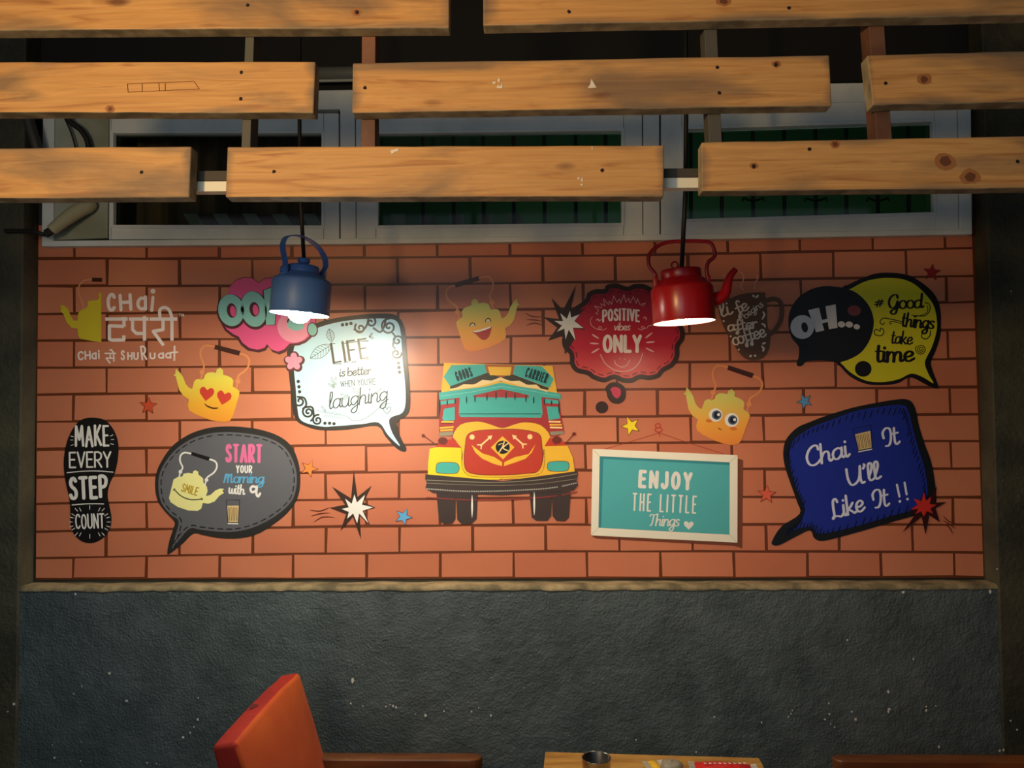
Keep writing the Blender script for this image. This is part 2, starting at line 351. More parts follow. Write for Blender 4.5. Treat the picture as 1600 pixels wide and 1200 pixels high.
class Ink:
    """flat ribbons laid on the print, several strokes in one mesh"""
    def __init__(s, layer): s.y = yl(layer); s.v = []; s.f = []
    def up(s): s.y -= 1.2e-6; return s
    def poly(s, pts):
        s.up(); k = len(s.v); s.v += [P(a, b, s.y) for a, b in pts]
        for q in tessellate_polygon([[Vector((a, -b, 0)) for a, b in pts]]): s.f.append(tuple(i+k for i in q))
        return s
    def disc(s, x, y, r, n=10): return s.poly(ell(x, y, r, r, 0, n))
    def line(s, pts, w, contrast=0, taper=0, closed=False, caps=True, smooth=False):
        if smooth: pts = cr2(pts, 5, closed)
        if closed: pts = list(pts)+[pts[0]]
        if taper and len(pts) < 4:
            pts = [(pts[i][0]+(pts[i+1][0]-pts[i][0])*t/6, pts[i][1]+(pts[i+1][1]-pts[i][1])*t/6) for i in range(len(pts)-1) for t in range(6)]+[pts[-1]]
        n = len(pts)
        if n < 2: return s
        L = []; R_ = []
        for i in range(n):
            a = pts[max(i-1, 0)]; b = pts[min(i+1, n-1)]
            if closed and i in (0, n-1): a = pts[-2]; b = pts[1]
            dx, dy = b[0]-a[0], b[1]-a[1]; q = math.hypot(dx, dy) or 1; dx /= q; dy /= q
            t = i/(n-1); ww = w*(1-contrast+contrast*1.5*abs(dy))
            if taper: ww *= max(.08, math.sin(math.pi*min(max(t, .02), .98))**taper)
            L.append((pts[i][0]+dy*ww/2, pts[i][1]-dx*ww/2)); R_.append((pts[i][0]-dy*ww/2, pts[i][1]+dx*ww/2))
            if caps and not taper and (i in (0, n-1)) and not closed: s.disc(pts[i][0], pts[i][1], ww/2, 8)
            if 0 < i < n-1:      # round the corner when sharp
                ax, ay = pts[i][0]-pts[i-1][0], pts[i][1]-pts[i-1][1]; bx, by = pts[i+1][0]-pts[i][0], pts[i+1][1]-pts[i][1]
                den = (math.hypot(ax, ay)*math.hypot(bx, by)) or 1
                if (ax*bx+ay*by)/den < .8:
                    s.disc(pts[i][0], pts[i][1], ww/2, 8)
        for i in range(n-1):
            # straight segments with own normals for sharp corners
            ax, ay = pts[i+1][0]-pts[i][0], pts[i+1][1]-pts[i][1]; q = math.hypot(ax, ay)
            if q < 1e-6: continue
            def sharp(j):
                if j <= 0 or j >= n-1: return False
                ux, uy = pts[j][0]-pts[j-1][0], pts[j][1]-pts[j-1][1]; vx, vy = pts[j+1][0]-pts[j][0], pts[j+1][1]-pts[j][1]
                return (ux*vx+uy*vy)/((math.hypot(ux, uy)*math.hypot(vx, vy)) or 1) < .8
            ww = w*(1-contrast+contrast*1.5*abs(ay)/q)/2
            nx_, ny_ = ay/q*ww, -ax/q*ww
            l0, r0 = ((pts[i][0]+nx_, pts[i][1]+ny_), (pts[i][0]-nx_, pts[i][1]-ny_)) if sharp(i) else (L[i], R_[i])
            l1, r1 = ((pts[i+1][0]+nx_, pts[i+1][1]+ny_), (pts[i+1][0]-nx_, pts[i+1][1]-ny_)) if sharp(i+1) else (L[i+1], R_[i+1])
            s.up(); k = len(s.v); s.v += [P(a, b, s.y) for a, b in (l0, l1, r1, r0)]; s.f.append((k, k+1, k+2, k+3))
        return s
    def dashes(s, pts, w, on, off, smooth=True, closed=True):
        p = cr2(pts, 8, closed) if smooth else list(pts)
        if closed: p.append(p[0])
        acc = 0; cur = [p[0]]; draw = True
        for i in range(1, len(p)):
            a, b = p[i-1], p[i]; d = math.hypot(b[0]-a[0], b[1]-a[1]); done = 0
            while d-done > (on if draw else off)-acc:
                done += (on if draw else off)-acc; t = done/d; q = (a[0]+(b[0]-a[0])*t, a[1]+(b[1]-a[1])*t)
                if draw and len(cur): s.line(cur+[q], w, caps=False)
                draw = not draw; cur = [q]; acc = 0
            acc += d-done; cur.append(b)
        return s
    def mk(s, name, m, parent, **k): return mk(name, s.v, s.f, m, parent, **k)

CAPS = {
'A': (.66, '0,0 .33,1 .66,0|.12,.35 .54,.35'), 'C': (.58, '~.58,.82 .42,.98 .2,.95 .03,.7 .02,.35 .15,.06 .38,.01 .58,.16'),
'D': (.58, '0,0 0,1|~0,1 .3,.97 .55,.75 .58,.45 .45,.12 .2,.01 0,0'), 'E': (.48, '.48,1 0,1 0,0 .48,0|0,.52 .4,.52'), 'F': (.48, '.48,1 0,1 0,0|0,.52 .4,.52'),
'G': (.62, '~.58,.82 .42,.98 .2,.95 .03,.7 .02,.35 .15,.05 .38,.0 .58,.15|.58,.15 .6,.45 .36,.45'), 'H': (.58, '0,0 0,1|.58,0 .58,1|0,.5 .58,.5'), 'I': (.06, '.03,0 .03,1'),
'J': (.42, '~.4,1 .42,.5 .4,.14 .22,0 .05,.06 0,.2'), 'K': (.58, '0,0 0,1|.54,1 .02,.42|.14,.54 .58,0'), 'L': (.46, '0,1 0,0 .46,0'), 'M': (.76, '0,0 .08,1 .38,.3 .68,1 .76,0'),
'N': (.6, '0,0 0,1 .6,0 .6,1'), 'O': (.62, 'o.31,.5 .31,.5'), 'P': (.54, '0,0 0,1|~0,1 .3,1 .52,.88 .54,.7 .42,.52 .2,.46 0,.46'), 'R': (.56, '0,0 0,1|~0,1 .3,1 .52,.88 .54,.7 .42,.52 .2,.46 0,.46|.2,.46 .56,0'),
'S': (.5, '~.48,.85 .32,.99 .12,.94 .04,.75 .14,.58 .36,.46 .49,.3 .46,.1 .28,0 .08,.04 .0,.17'), 'T': (.56, '0,1 .56,1|.28,1 .28,0'), 'U': (.58, '~0,1 0,.4 .05,.12 .29,0 .53,.12 .58,.4 .58,1'),
'V': (.6, '0,1 .3,0 .6,1'), 'W': (.84, '0,1 .2,0 .42,.8 .64,0 .84,1'), 'Y': (.58, '0,1 .29,.48 .58,1|.29,.48 .29,0'), "'": (.08, '~.06,1 .07,.9 .02,.78'), '!': (.1, '.06,1 .03,.3|.02,.02 .03,.02'), '.': (.1, '.05,.02 .06,.02'),
'#': (.6, '.15,0 .3,.8|.35,0 .5,.8|0,.28 .55,.3|.05,.55 .6,.57'), 'a': (.5, '~.44,.66 .2,.7 .02,.5 .02,.2 .2,.02 .44,.1|.46,.78 .46,0'), 'i': (.08, '.04,.0 .04,.7|.04,.98 .05,.98'),
}
SCR = {
'a': (.56, '~.44,.46 .3,.56 .1,.48 .02,.25 .1,.04 .26,.03 .42,.22 .46,.54 .43,.2 .48,.03 .6,.1'), 'b': (.5, '~0,1 .0,.5 .02,.1 .18,0 .4,.06 .46,.3 .36,.52 .16,.5 .02,.3'),
'c': (.42, '~.4,.45 .28,.56 .1,.48 .02,.26 .1,.05 .28,0 .46,.12'), 'd': (.56, '~.44,.46 .3,.56 .1,.48 .02,.25 .1,.04 .26,.03 .42,.22 .48,1|~.46,.6 .44,.2 .48,.03 .6,.1'),
'e': (.46, '~.04,.24 .28,.28 .4,.42 .28,.56 .1,.48 .02,.26 .1,.04 .26,0 .48,.14'), 'f': (.4, '~.42,.86 .34,1 .22,.92 .18,.6 .18,.1 .14,-.32 .04,-.36 .02,-.22 .2,0 .42,.1|.0,.5 .38,.5'),
'g': (.52, '~.44,.46 .3,.56 .1,.48 .02,.28 .12,.07 .28,.08 .42,.26|~.46,.55 .45,.1 .4,-.3 .22,-.42 .06,-.3 .2,-.12 .54,.08'), 'h': (.54, '~.06,1 .04,.5 .02,0|~.03,.25 .16,.5 .32,.54 .39,.4 .38,.12 .44,.01 .56,.1'),
'i': (.2, '~.05,.55 .04,.14 .1,0 .22,.1|.07,.8 .08,.8'), 'k': (.5, '~.04,1 .03,.5 .02,0|~.36,.55 .2,.36 .04,.26|~.08,.28 .3,.1 .4,0 .52,.06'), 'l': (.22, '~.02,.2 .16,.7 .14,.98 .04,.9 .03,.3 .08,.02 .24,.1'),
'm': (.8, '0,.55 0,0|~0,.3 .12,.52 .26,.52 .32,.36 .31,0|~.32,.3 .44,.52 .58,.52 .64,.36 .63,.1 .68,0 .8,.08'), 'n': (.5, '0,.55 0,0|~0,.3 .14,.52 .3,.54 .37,.38 .36,.1 .42,0 .54,.08'), 'o': (.46, 'o.23,.28 .22,.28'),
'r': (.34, '~.02,.56 .04,.2 .02,0|~.03,.28 .14,.5 .26,.56 .34,.5'), 's': (.4, '~.36,.5 .24,.57 .1,.5 .12,.36 .3,.24 .34,.1 .2,0 .02,.06'), 't': (.34, '~.14,.92 .11,.4 .13,.08 .22,0 .36,.1|.0,.62 .32,.62'),
'u': (.52, '~0,.55 .0,.2 .1,.01 .28,.04 .4,.25|~.42,.55 .4,.15 .46,.01 .56,.1'), 'v': (.44, '~0,.52 .06,.5 .16,.04 .24,.1 .36,.5 .44,.5'), 'w': (.66, '~0,.55 .02,.12 .14,0 .28,.14 .32,.5 .33,.12 .44,0 .58,.14 .62,.5 .7,.5'),
'y': (.5, '~0,.55 .0,.2 .1,.01 .28,.04 .4,.25|~.42,.55 .4,-.2 .26,-.42 .06,-.3'),
'C': (.62, '~.56,.76 .52,.96 .36,1 .14,.84 .0,.5 .06,.14 .24,0 .46,.06 .64,.24'), 'I': (.46, '~.02,.5 .0,.8 .16,1 .36,.96 .42,.7 .38,.3 .26,.04 .08,.04'), 'T': (.62, '~.0,.82 .1,.96 .4,.92 .66,1|~.34,.93 .32,.5 .26,.1 .12,0'),
'G': (.66, '~.56,.78 .5,.98 .3,.98 .08,.76 .02,.42 .12,.12 .3,.06 .46,.2 .56,.5|~.56,.52 .54,.1 .46,-.3 .26,-.38 .14,-.22 .3,-.06 .66,.06'), 'L': (.6, '~.36,.8 .28,.98 .14,.92 .1,.6 .1,.1 .0,-.02 .06,.08 .3,.06 .48,.0 .62,.14'),
'U': (.6, '~0,.95 .02,.4 .12,.03 .3,.06 .44,.35 .5,.95|~.5,.95 .48,.3 .52,.0 .62,.02'), 'M': (.8, '~0,0 .06,.5 .08,.8|~.08,.4 .18,.78 .3,.74 .32,.0|~.33,.4 .46,.78 .58,.74 .6,.1 .66,0 .8,.1'), '!': (.16, '.02,1 .08,.28|.1,.03 .11,.03'), "'": (.14, '~.04,1 .06,.92 .0,.78'),
'#': CAPS['#'], 'K': CAPS['K'],
}
def text(ink, s, p0, p1, h, w, font='caps', slant=0, contrast=0, arc=0, gap=None, wob=0):
    T = CAPS if font == 'caps' else SCR
    L = math.hypot(p1[0]-p0[0], p1[1]-p0[1]); ux, uy = (p1[0]-p0[0])/L, (p1[1]-p0[1])/L
    n = len(s)-1; sp = .3 if font == 'caps' else .25
    gp = (w*1.05+.05*h) if font == 'caps' else w*.12      # clear distance between letters, pixels
    if gap: gp *= gap/.16 if gap > .16 else .85
    tot = sum(sp if ch == ' ' else T[ch][0] for ch in s)
    sx = max((L-w-n*gp)/tot, .2*h)
    hh = h-w; x = w/2; rnd = random.Random(len(s)*31+int(p0[0]))
    for ch in s:
        if ch == ' ': x += sp*sx+gp; continue
        gw, gl_ = T[ch]; wv = rnd.uniform(-wob, wob); x0 = x; x += gw*sx+gp
        def mp(a, b):
            X = x0+a*sx+slant*b*hh; t = min(max(X/L, 0), 1)
            Y = (b+wv)*hh+w/2+arc*4*t*(1-t)
            return (p0[0]+ux*X+uy*Y, p0[1]+uy*X-ux*Y)
        for st_ in gl_.split('|'):
            if st_[0] == 'o':
                c, r = [tuple(map(float, q.split(','))) for q in st_[1:].split()]
                ink.line([mp(c[0]+r[0]*math.cos(i*math.pi/10), c[1]+r[1]*math.sin(i*math.pi/10)) for i in range(20)], w, contrast, closed=True)
            else:
                sm = st_[0] == '~'
                pts = [mp(*map(float, q.split(','))) for q in st_.lstrip('~').split()]
                if len(pts) == 2 and math.hypot(pts[0][0]-pts[1][0], pts[0][1]-pts[1][1]) < w*.4: ink.disc(pts[0][0], pts[0][1], w*.62); continue
                ink.line(pts, w, contrast, smooth=sm)
    return ink
def word(s, p0, p1, h, w, m, parent, layer, label=None, **k):
    o = text(Ink(layer), s, p0, p1, h, w, **k).mk('lettering', m, parent)
    if label: o['label'] = label
    return o
def shift(pts, dx, dy): return [(a+dx, b+dy) for a, b in pts]
def inset(pts, d):
    """move a closed outline inwards by d pixels"""
    n = len(pts); A = sum(pts[i][0]*pts[(i+1) % n][1]-pts[(i+1) % n][0]*pts[i][1] for i in range(n)); s = 1 if A > 0 else -1; o = []
    for i in range(n):
        a, b = pts[(i-1) % n], pts[(i+1) % n]; dx, dy = b[0]-a[0], b[1]-a[1]; q = math.hypot(dx, dy) or 1
        o.append((pts[i][0]-s*dy/q*d, pts[i][1]+s*dx/q*d))
    return o

# --- backing and bricks
K_white = vin('white', (238, 234, 228)); K_black = vin('black', (24, 22, 21)); K_ink = vin('brown_black', (50, 34, 26))
mort = vin('mortar_brown', (108, 54, 26))
G().prism([P(58, 366, -.001), P(1522, 352, -.001), P(1538, 902.5, -.001), P(56, 905.5, -.001)], (0, -.0016, 0)).mk('backing_sheet', mort, mural)
brickm = mat('print_brick_orange', (206, 112, 72), VR, spec=.45)
n_, l_, b_ = nt(brickm)
oi = n_.new('ShaderNodeObjectInfo'); tcb = n_.new('ShaderNodeTexCoord'); nb = n_.new('ShaderNodeTexNoise'); nb.inputs['Scale'].default_value = 3
mth = n_.new('ShaderNodeMath'); mth.operation = 'ADD'; crb = n_.new('ShaderNodeValToRGB')
mul = n_.new('ShaderNodeMath'); mul.operation = 'MULTIPLY'; mul.inputs[1].default_value = .5
l_.new(oi.outputs['Random'], mul.inputs[0]); l_.new(tcb.outputs['Object'], nb.inputs['Vector']); l_.new(mul.outputs[0], mth.inputs[0]); l_.new(nb.outputs[0], mth.inputs[1]); l_.new(mth.outputs[0], crb.inputs[0])
crb.color_ramp.elements[0].position = .3; crb.color_ramp.elements[1].position = 1.0
crb.color_ramp.elements[0].color = (lin(196), lin(112), lin(82), 1); crb.color_ramp.elements[1].color = (lin(210), lin(130), lin(96), 1)
l_.new(crb.outputs[0], b_.inputs['Base Color'])
rl = [350, 404, 447, 490, 532, 575, 616, 659, 702, 745, 787, 830, 872, 904.5]; rr = [338, 388, 431, 472.5, 515.5, 561, 605, 647, 689, 732, 777, 820, 863.5, 901.5]
def rowy(k, x):
    t = (x-80)/1420; c = 4.5-.9*max(k-1, 0)
    if k == 13: c = .5
    return rl[k]+(rr[k]-rl[k])*t+c*4*t*(1-t)
def seam_x(k, j, y):
    t = (y-395)/500
    if k % 2 == 0: return 116-2*t+(113.45+1.4*t)*j
    return 167.5-2*t+(113.45+1.3*t)*j
def edge_l(y): return 60-4*(y-385)/520
def edge_r(y): return 1519+18.5*(y-366)/536
rb = random.Random(5)
for k in range(13):
    for j in range(-1, 13):
        def sx(jj, y):
            if jj < 0: return edge_l(y)
            return min(seam_x(k, jj, y), edge_r(y))
        ym = (rl[k]+rl[k+1])/2
        if sx(j, ym) >= edge_r(ym)-8: continue
        x0, x1 = sx(j, ym), sx(j+1, ym)
        if x1-x0 < 8: continue
        g0 = 0 if j < 0 else 1; g1 = 0 if x1 >= edge_r(ym)-1 else 1
        if x1 > edge_r(ym)-1: x1 = edge_r(ym)
        wv = lambda: rb.uniform(1.2, 2.9)
        yt0, yt1 = rowy(k, x0)+wv(), rowy(k, x1)+wv(); yb0, yb1 = rowy(k+1, x0)-wv(), rowy(k+1, x1)-wv()
        a = (sx(j, yt0)+g0*wv(), yt0); b = ((sx(j+1, yt1) if g1 else edge_r(yt1))-g1*wv()-.5, yt1)
        c = ((sx(j+1, yb1) if g1 else edge_r(yb1))-g1*wv()-.5, yb1); d = (sx(j, yb0)+g0*wv(), yb0)
        if k == 0 and yb0-yt0 < 3: continue
        G().prism(quad([a, b, c, d], -.0040), (0, .0012, 0)).mk('brick', brickm, mural)

# --- logo, top left
Z = lambda s: zz(s, (50, 410), 5.333)
k_olive = vin('olive_yellow', (214, 192, 48)); k_tan = vin('tan', (222, 150, 110)); k_pinkw = vin('pinkish_white', (250, 232, 224)); k_grip = vin('grip_brown', (70, 32, 24))
logo = fill('half_kettle', Z('578,250 578,665 500,655 400,635 385,610 380,550 330,545 288,500 262,430 235,402 245,385 232,362 262,355 300,388 325,450 350,485 380,485 382,430 400,400 440,385 465,362 465,325 490,318 545,314 560,290 550,262'), k_olive, mural, 3, label='olive yellow half kettle logo')
Ink(3).line(Z('430,388 415,320 385,250 395,190 440,150 495,143'), 2.6, smooth=True).disc(*Z('415,330')[0], 2.4).mk('kettle_handle', k_tan, logo)
Ink(4).line(Z('500,144 585,146'), 6.2, caps=False).mk('handle_grip', k_grip, logo)
lg = text(Ink(5), 'C', Z('620,412')[0], Z('700,412')[0], 30, 5.4, wob=0)
lg.mk('lettering', k_pinkw, logo)
text(Ink(5), 'H', Z('728,410')[0], Z('838,404')[0], 28, 5.2).mk('lettering', k_pinkw, logo)
text(Ink(5), 'a', Z('870,405')[0], Z('966,404')[0], 30, 5.2).mk('lettering', k_pinkw, logo)
a_ = Ink(5); a_.line(Z('998,400 1008,290'), 5).disc(*Z('1008,240')[0], 4); a_.mk('lettering', k_pinkw, logo)
a_ = Ink(5)
for s in ('610,472 797,472', '806,472 972,472', '980,472 1210,472', '765,455 768,535', '768,533 645,528 645,640 668,648 765,646 765,608', '838,472 838,560 870,592 935,592', '937,448 937,652', '1092,472 1092,560 1010,574 1096,692', '1166,450 1166,652'): a_.line(Z(s), 5.2, caps=False)
a_.line(Z('1066,452 1066,395 1105,375 1145,400 1166,462'), 5, smooth=True)
a_.mk('lettering', k_pinkw, logo, label='tall white Hindi lettering below the English name')
text(Ink(5), 'TM', Z('1222,452')[0], Z('1268,452')[0], 4.6, 1).mk('lettering', k_pinkw, logo)
a_ = Ink(5); text(a_, 'CHai', Z('380,815')[0], Z('568,808')[0], 14.5, 2.7, wob=.04)
for s in ('610,758 695,758', '652,758 652,800', '618,798 685,798', '618,798 650,838', '680,758 682,822'): a_.line(Z(s), 2.4)
a_.line(Z('682,756 660,728 650,732'), 2.4, smooth=True)
text(a_, 'S', Z('738,815')[0], Z('775,815')[0], 16, 2.7); text(a_, 'HU', Z('792,813')[0], Z('890,813')[0], 12.5, 2.7); text(a_, 'R', Z('912,818')[0], Z('962,812')[0], 23, 2.9)
text(a_, 'U', Z('978,808')[0], Z('1030,808')[0], 11, 2.7); text(a_, 'aa', Z('1050,806')[0], Z('1165,802')[0], 13, 2.7); a_.line(Z('1188,700 1186,815'), 2.8).line(Z('1160,752 1212,748'), 2.6)
a_.mk('lettering', k_pinkw, logo, label='white tagline lettering under the logo')

# --- shoe sole
Z = lambda s: zz(s, (90, 630), 5.217)
sole = fill('shoe_sole', Z('285,117 380,135 450,205 492,310 495,430 470,560 425,660 408,750 425,850 440,940 425,1030 370,1100 290,1138 210,1130 140,1075 108,990 105,880 95,770 70,660 52,540 55,420 85,290 140,185 205,130'), K_black, mural, 3, True, label='black shoe sole print')
for s, a, b, h, w, k in (('MAKE', '140,360 425,352', 0, 34, 3.6, dict(contrast=.15)), ('EVERY', '92,530 440,525', 0, 26, 2.8, {}), ('STEP', '95,790 415,775', 0, 37, 5.4, {}), ('COUNT', '145,1030 385,1020', 0, 24, 2.4, {})):
    p = Z(a); text(Ink(4), s, p[0], p[1], h, w, gap=.12, wob=.03, **k).mk('lettering', K_white, sole)
a_ = Ink(4)
a_.line(Z('76,567 200,555 330,553 452,562'), 1.5, smooth=True).line(Z('118,830 240,820 375,821'), 1.6, smooth=True)
for s in ('108,268 128,273', '104,300 124,300', '108,345 128,338', '430,268 452,258', '438,296 458,296', '432,330 456,336'): a_.line(Z(s), 1.1)
cx, cy = Z('262,968')[0]
for i in range(24):
    t = 2*math.pi*i/24; l0 = 1.0; rx = 27; ry = 24 if i % 2 else 19.5
    if i % 2 and abs(math.cos(t)) < .5: continue
    a_.line([(cx+rx*math.cos(t), cy+ry*math.sin(t)), (cx+rx*1.2*math.cos(t), cy+(ry+6)*math.sin(t))], 1.1)
a_.mk('ray_pattern', K_white, sole, kind='stuff')

# --- kettle faces
kb = '250,850 265,780 200,740 150,670 125,570 110,510 82,497 106,480 110,422 150,455 195,520 225,600 260,640 300,660 318,600 325,568 352,545 390,540 410,552 440,535 450,495 480,468 530,462 580,470 590,428 628,410 665,440 662,490 720,508 762,530 782,560 775,630 830,662 855,690 850,730 828,800 800,900 770,990 740,1030 680,1045 600,1040 480,1010 330,950 265,905'
def sim(a, b, A, B, mirror=False):
    a = complex(*a); b = complex(*b); A = complex(*A); B = complex(*B)
    if mirror: a, b = a.conjugate(), b.conjugate()
    q = (B-A)/(b-a)
    def f(s):
        o = []
        for x, y in zz(s):
            c = complex(x, y); c = c.conjugate() if mirror else c
            w = A+q*(c-a); o.append((w.real, w.imag))
        return o
    return f, abs(q)
def ramp_mat(name, cols, axis='Z'):
    m_ = mat('print_'+name, (255, 255, 255), VR, spec=.45); n_, l_, b_ = nt(m_)
    tc = n_.new('ShaderNodeTexCoord'); sp = n_.new('ShaderNodeSeparateXYZ'); cr = n_.new('ShaderNodeValToRGB')
    e = cr.color_ramp.elements
    while len(e) < len(cols): e.new(.5)
    for q, (p, c) in zip(e, cols): q.position = p; q.color = (*[lin(x) for x in c], 1)
    l_.new(tc.outputs['Generated'], sp.inputs[0]); l_.new(sp.outputs[axis], cr.inputs[0]); l_.new(cr.outputs[0], b_.inputs['Base Color'])
    return m_
kym = ramp_mat('kettle_yellow_gradient', [(0, (236, 150, 50)), (.35, (240, 176, 52)), (.8, (240, 222, 84)), (1, (232, 216, 110))])
kymo = ramp_mat('kettle_orange_gradient', [(0, (238, 140, 60)), (.4, (240, 170, 66)), (.85, (214, 212, 110)), (1, (210, 190, 100))])
k_cop = vin('copper_wire', (230, 148, 92))
def kettle_face(T, q, m_, lab):
    b = fill('kettle_face', T(kb), m_, mural, 3, label=lab)
    a = Ink(3)
    c = Ink(3)
    a.line(T('405,545 418,470'), 22*q).line(T('420,460 440,385 405,290 400,220 430,165 480,150 570,165'), 22*q, smooth=True);c.line(T('850,245 925,265 968,320 955,400 900,460 845,500 835,560'), 24*q, smooth=True).line(T('835,560 818,650'), 16*q)
    a.disc(*T('418,462')[0], 30*q, 12); c.disc(*T('836,568')[0], 30*q, 12)
    a.mk('kettle_handle', k_cop, b); c.mk('kettle_handle', k_cop, b)
    fill('handle_grip', T('572,140 868,215 848,270 560,192'), k_grip, b, 4)
    return b
T, q = sim((82, 497), (855, 690), (270.9, 586.3), (374.3, 612))
k1 = kettle_face(T, q, kym, 'yellow kettle face with heart eyes')
k_hr = vin('heart_red', (208, 66, 50))
for c, r in (((470, 715), 8), ((670, 762), 14)):
    def H(s, c=c, r=r):
        ca, sa = math.cos(math.radians(r)), math.sin(math.radians(r)); o = []
        for x, y in zz(s): o.append('%f,%f' % (c[0]+x*ca-y*sa, c[1]+x*sa+y*ca))
        return ' '.join(o)
    fill('heart_eye', T(H('0,85 -45,40 -80,0 -86,-40 -65,-72 -35,-76 -8,-52 0,-44 10,-52 38,-76 68,-70 86,-38 78,2 42,44')), k_hr, k1, 4)
fill('smiling_mouth', T('442,825 490,855 550,875 615,875 590,890 545,893 490,875 455,850'), vin('mouth_brown', (96, 50, 20)), k1, 4)
# laughing kettle (mirrored)
T, q = sim((82, 497), (855, 690), (812, 476), (712.7, 503.5), True)
k2 = kettle_face(T, q, kymo, 'laughing orange kettle face')
Z = lambda s: zz(s, (680, 410), 6.667)
fill('laughing_mouth', Z('385,720 430,718 500,700 550,682 588,665 580,720 560,775 530,805 495,808 465,790 430,755'), vin('mouth_red', (176, 52, 40)), k2, 4)
fill('teeth', Z('388,718 430,712 500,692 560,672 588,664 570,684 520,704 460,722 415,728'), K_white, k2, 5)
a_ = Ink(5); a_.line(Z('362,664 370,640 388,630 408,638 414,662'), 1.4, smooth=True).line(Z('524,620 532,594 552,582 570,590 577,614'), 1.4, smooth=True).mk('closed_eyes', K_ink, k2)
a_ = Ink(5); a_.line(Z('370,668 380,652 395,648 408,662'), 1.1, smooth=True).line(Z('532,622 540,606 552,602 566,612'), 1.1, smooth=True).mk('eye_shine', K_white, k2)
# wide-eyed kettle
T, q = sim((82, 497), (855, 690), (1068, 615), (1172, 648.5))
k3 = kettle_face(T, q, kymo, 'wide-eyed orange kettle face')
Z = lambda s: zz(s, (1050, 560), 6.667)
k_iris = vin('iris_grey', (88, 96, 116)); k_pup = vin('pupil', (20, 34, 56))
for c, r in (((455, 590), 70), ((622, 642), 73)):
    x, y = Z('%d,%d' % c)[0]
    e = fill('eye_white', ell(x, y, r/6.667, r/6.667), K_white, k3, 4)
    x, y = Z('%d,%d' % (c[0]+10, c[1]))[0]
    fill('iris', ell(x, y, 7.4, 7.4), k_iris, k3, 5); fill('pupil', ell(x, y, 4.4, 5.2), k_pup, k3, 6)
    x, y = Z('%d,%d' % (c[0]+30, c[1]-4))[0]
    fill('eye_shine', ell(x, y, 2.3, 2.3), K_white, k3, 7)
Ink(5).line(Z('475,722 495,735 522,742'), 1.3, taper=.6).mk('small_mouth', K_ink, k3)
k_blush = vin('blush', (222, 116, 44))
fill('cheek', ell(*Z('385,650')[0], 5, 2.6, 5), k_blush, k3, 4); fill('cheek', ell(*Z('640,732')[0], 5.5, 2.8, 8), k_blush, k3, 4)

# --- OOPS cloud
Z = lambda s: zz(s, (330, 420), 8.42)
k_dm = vin('dark_maroon', (84, 34, 44)); k_pink = vin('bright_pink', (236, 88, 140)); k_lpink = vin('light_pink', (244, 150, 172)); k_aqua = vin('aqua', (140, 196, 184))
cl = Z('215,345 250,230 330,150 430,118 540,125 625,185 700,132 820,118 960,140 1100,200 1250,330 1340,470 1380,600 1360,780 1300,880 1230,940 1140,975 1030,985 960,1060 880,1090 790,1060 735,990 700,1040 610,1065 500,1040 410,970 360,890 290,860 200,790 150,700 150,520')
cloud = fill('oops_cloud', [(a-.9+(2.0 if b > 500 else 0)*(1 if a > 400 else -1.2), b+(b-480)*.05) for a, b in shift(cl, 1, 1)], k_dm, mural, 6, label='pink cloud bubble reading OOPS')
fill('cloud_fill', cl, k_pink, cloud, 7)
fill('cloud_highlight', ell(*Z('1090,760')[0], 26, 25), k_lpink, cloud, 7.5)
for c, rx, ry in (('262,545', 20.2, 25), ('560,530', 20.2, 28)):
    x, y = Z(c)[0]
    fill('letter_outline', ell(x+.6, y+2, rx+2.6, ry+2.4, -10), k_dm, cloud, 8); fill('letter', ell(x, y, rx, ry, -10), k_aqua, cloud, 9)
    fill('letter_hole_rim', ell(x+1, y+.5, 7.6, 11.5, -8), k_dm, cloud, 10); fill('letter_hole', ell(x+3, y+1.6, 4.5, 8.6, -8), k_pink, cloud, 11)
pq = Z('690,285 790,245 930,250 1000,330 1000,450 930,530 850,560 835,735 722,738')
fill('letter_outline', inset(pq, -1.5), k_dm, cloud, 8); fill('letter', pq, k_aqua, cloud, 9)
fill('letter_hole', ell(*Z('860,390')[0], 5, 8), k_dm, cloud, 10)
a_ = Ink(8).line(Z('1180,360 1120,330 1060,380 1080,480 1150,540 1160,620 1110,700 1050,690'), 13, smooth=True); a_.mk('letter_outline', k_dm, cloud)
Ink(9).line(Z('1180,360 1120,330 1060,380 1080,480 1150,540 1170,640 1110,710 1060,700'), 10.5, smooth=True).mk('letter', k_aqua, cloud)
fill('letter', ell(*Z('1110,745')[0], 13, 8, 8), k_aqua, cloud, 9.5)
fill('letter_outline', ell(*Z('1332,800')[0], 8.6, 11.5, -6), k_dm, cloud, 8); fill('letter', ell(*Z('1330,798')[0], 7, 9.6, -6), k_aqua, cloud, 9)
a_ = Ink(9).line(Z('1330,420 1335,620'), 9).mk('letter', k_aqua, cloud)

# --- LIFE bubble
Z = lambda s: zz(s, (440, 470), 4.8)
k_char = vin('charcoal', (44, 40, 38)); k_ice = vin('ice_blue', (192, 228, 240))
lo = Z('45,350 130,250 280,160 500,115 700,97 830,100 890,135 925,220 940,400 958,600 965,760 945,850 870,905 868,950 900,1040 935,1105 920,1132 860,1105 780,1020 712,938 500,965 300,970 180,940 110,895 80,800 65,650 50,500')
li = Z('95,345 180,260 280,200 450,155 640,135 800,135 868,160 895,250 905,420 925,600 930,760 905,840 830,870 806,905 830,990 888,1090 800,1010 728,914 600,925 400,940 300,943 150,900 118,800 105,650 92,500')
life = fill('laughing_bubble', cr2(lo, 4, True), k_char, mural, 4, label='ice blue speech bubble reading LIFE is better laughing')
fill('bubble_fill', cr2(li, 4, True), k_ice, life, 5)
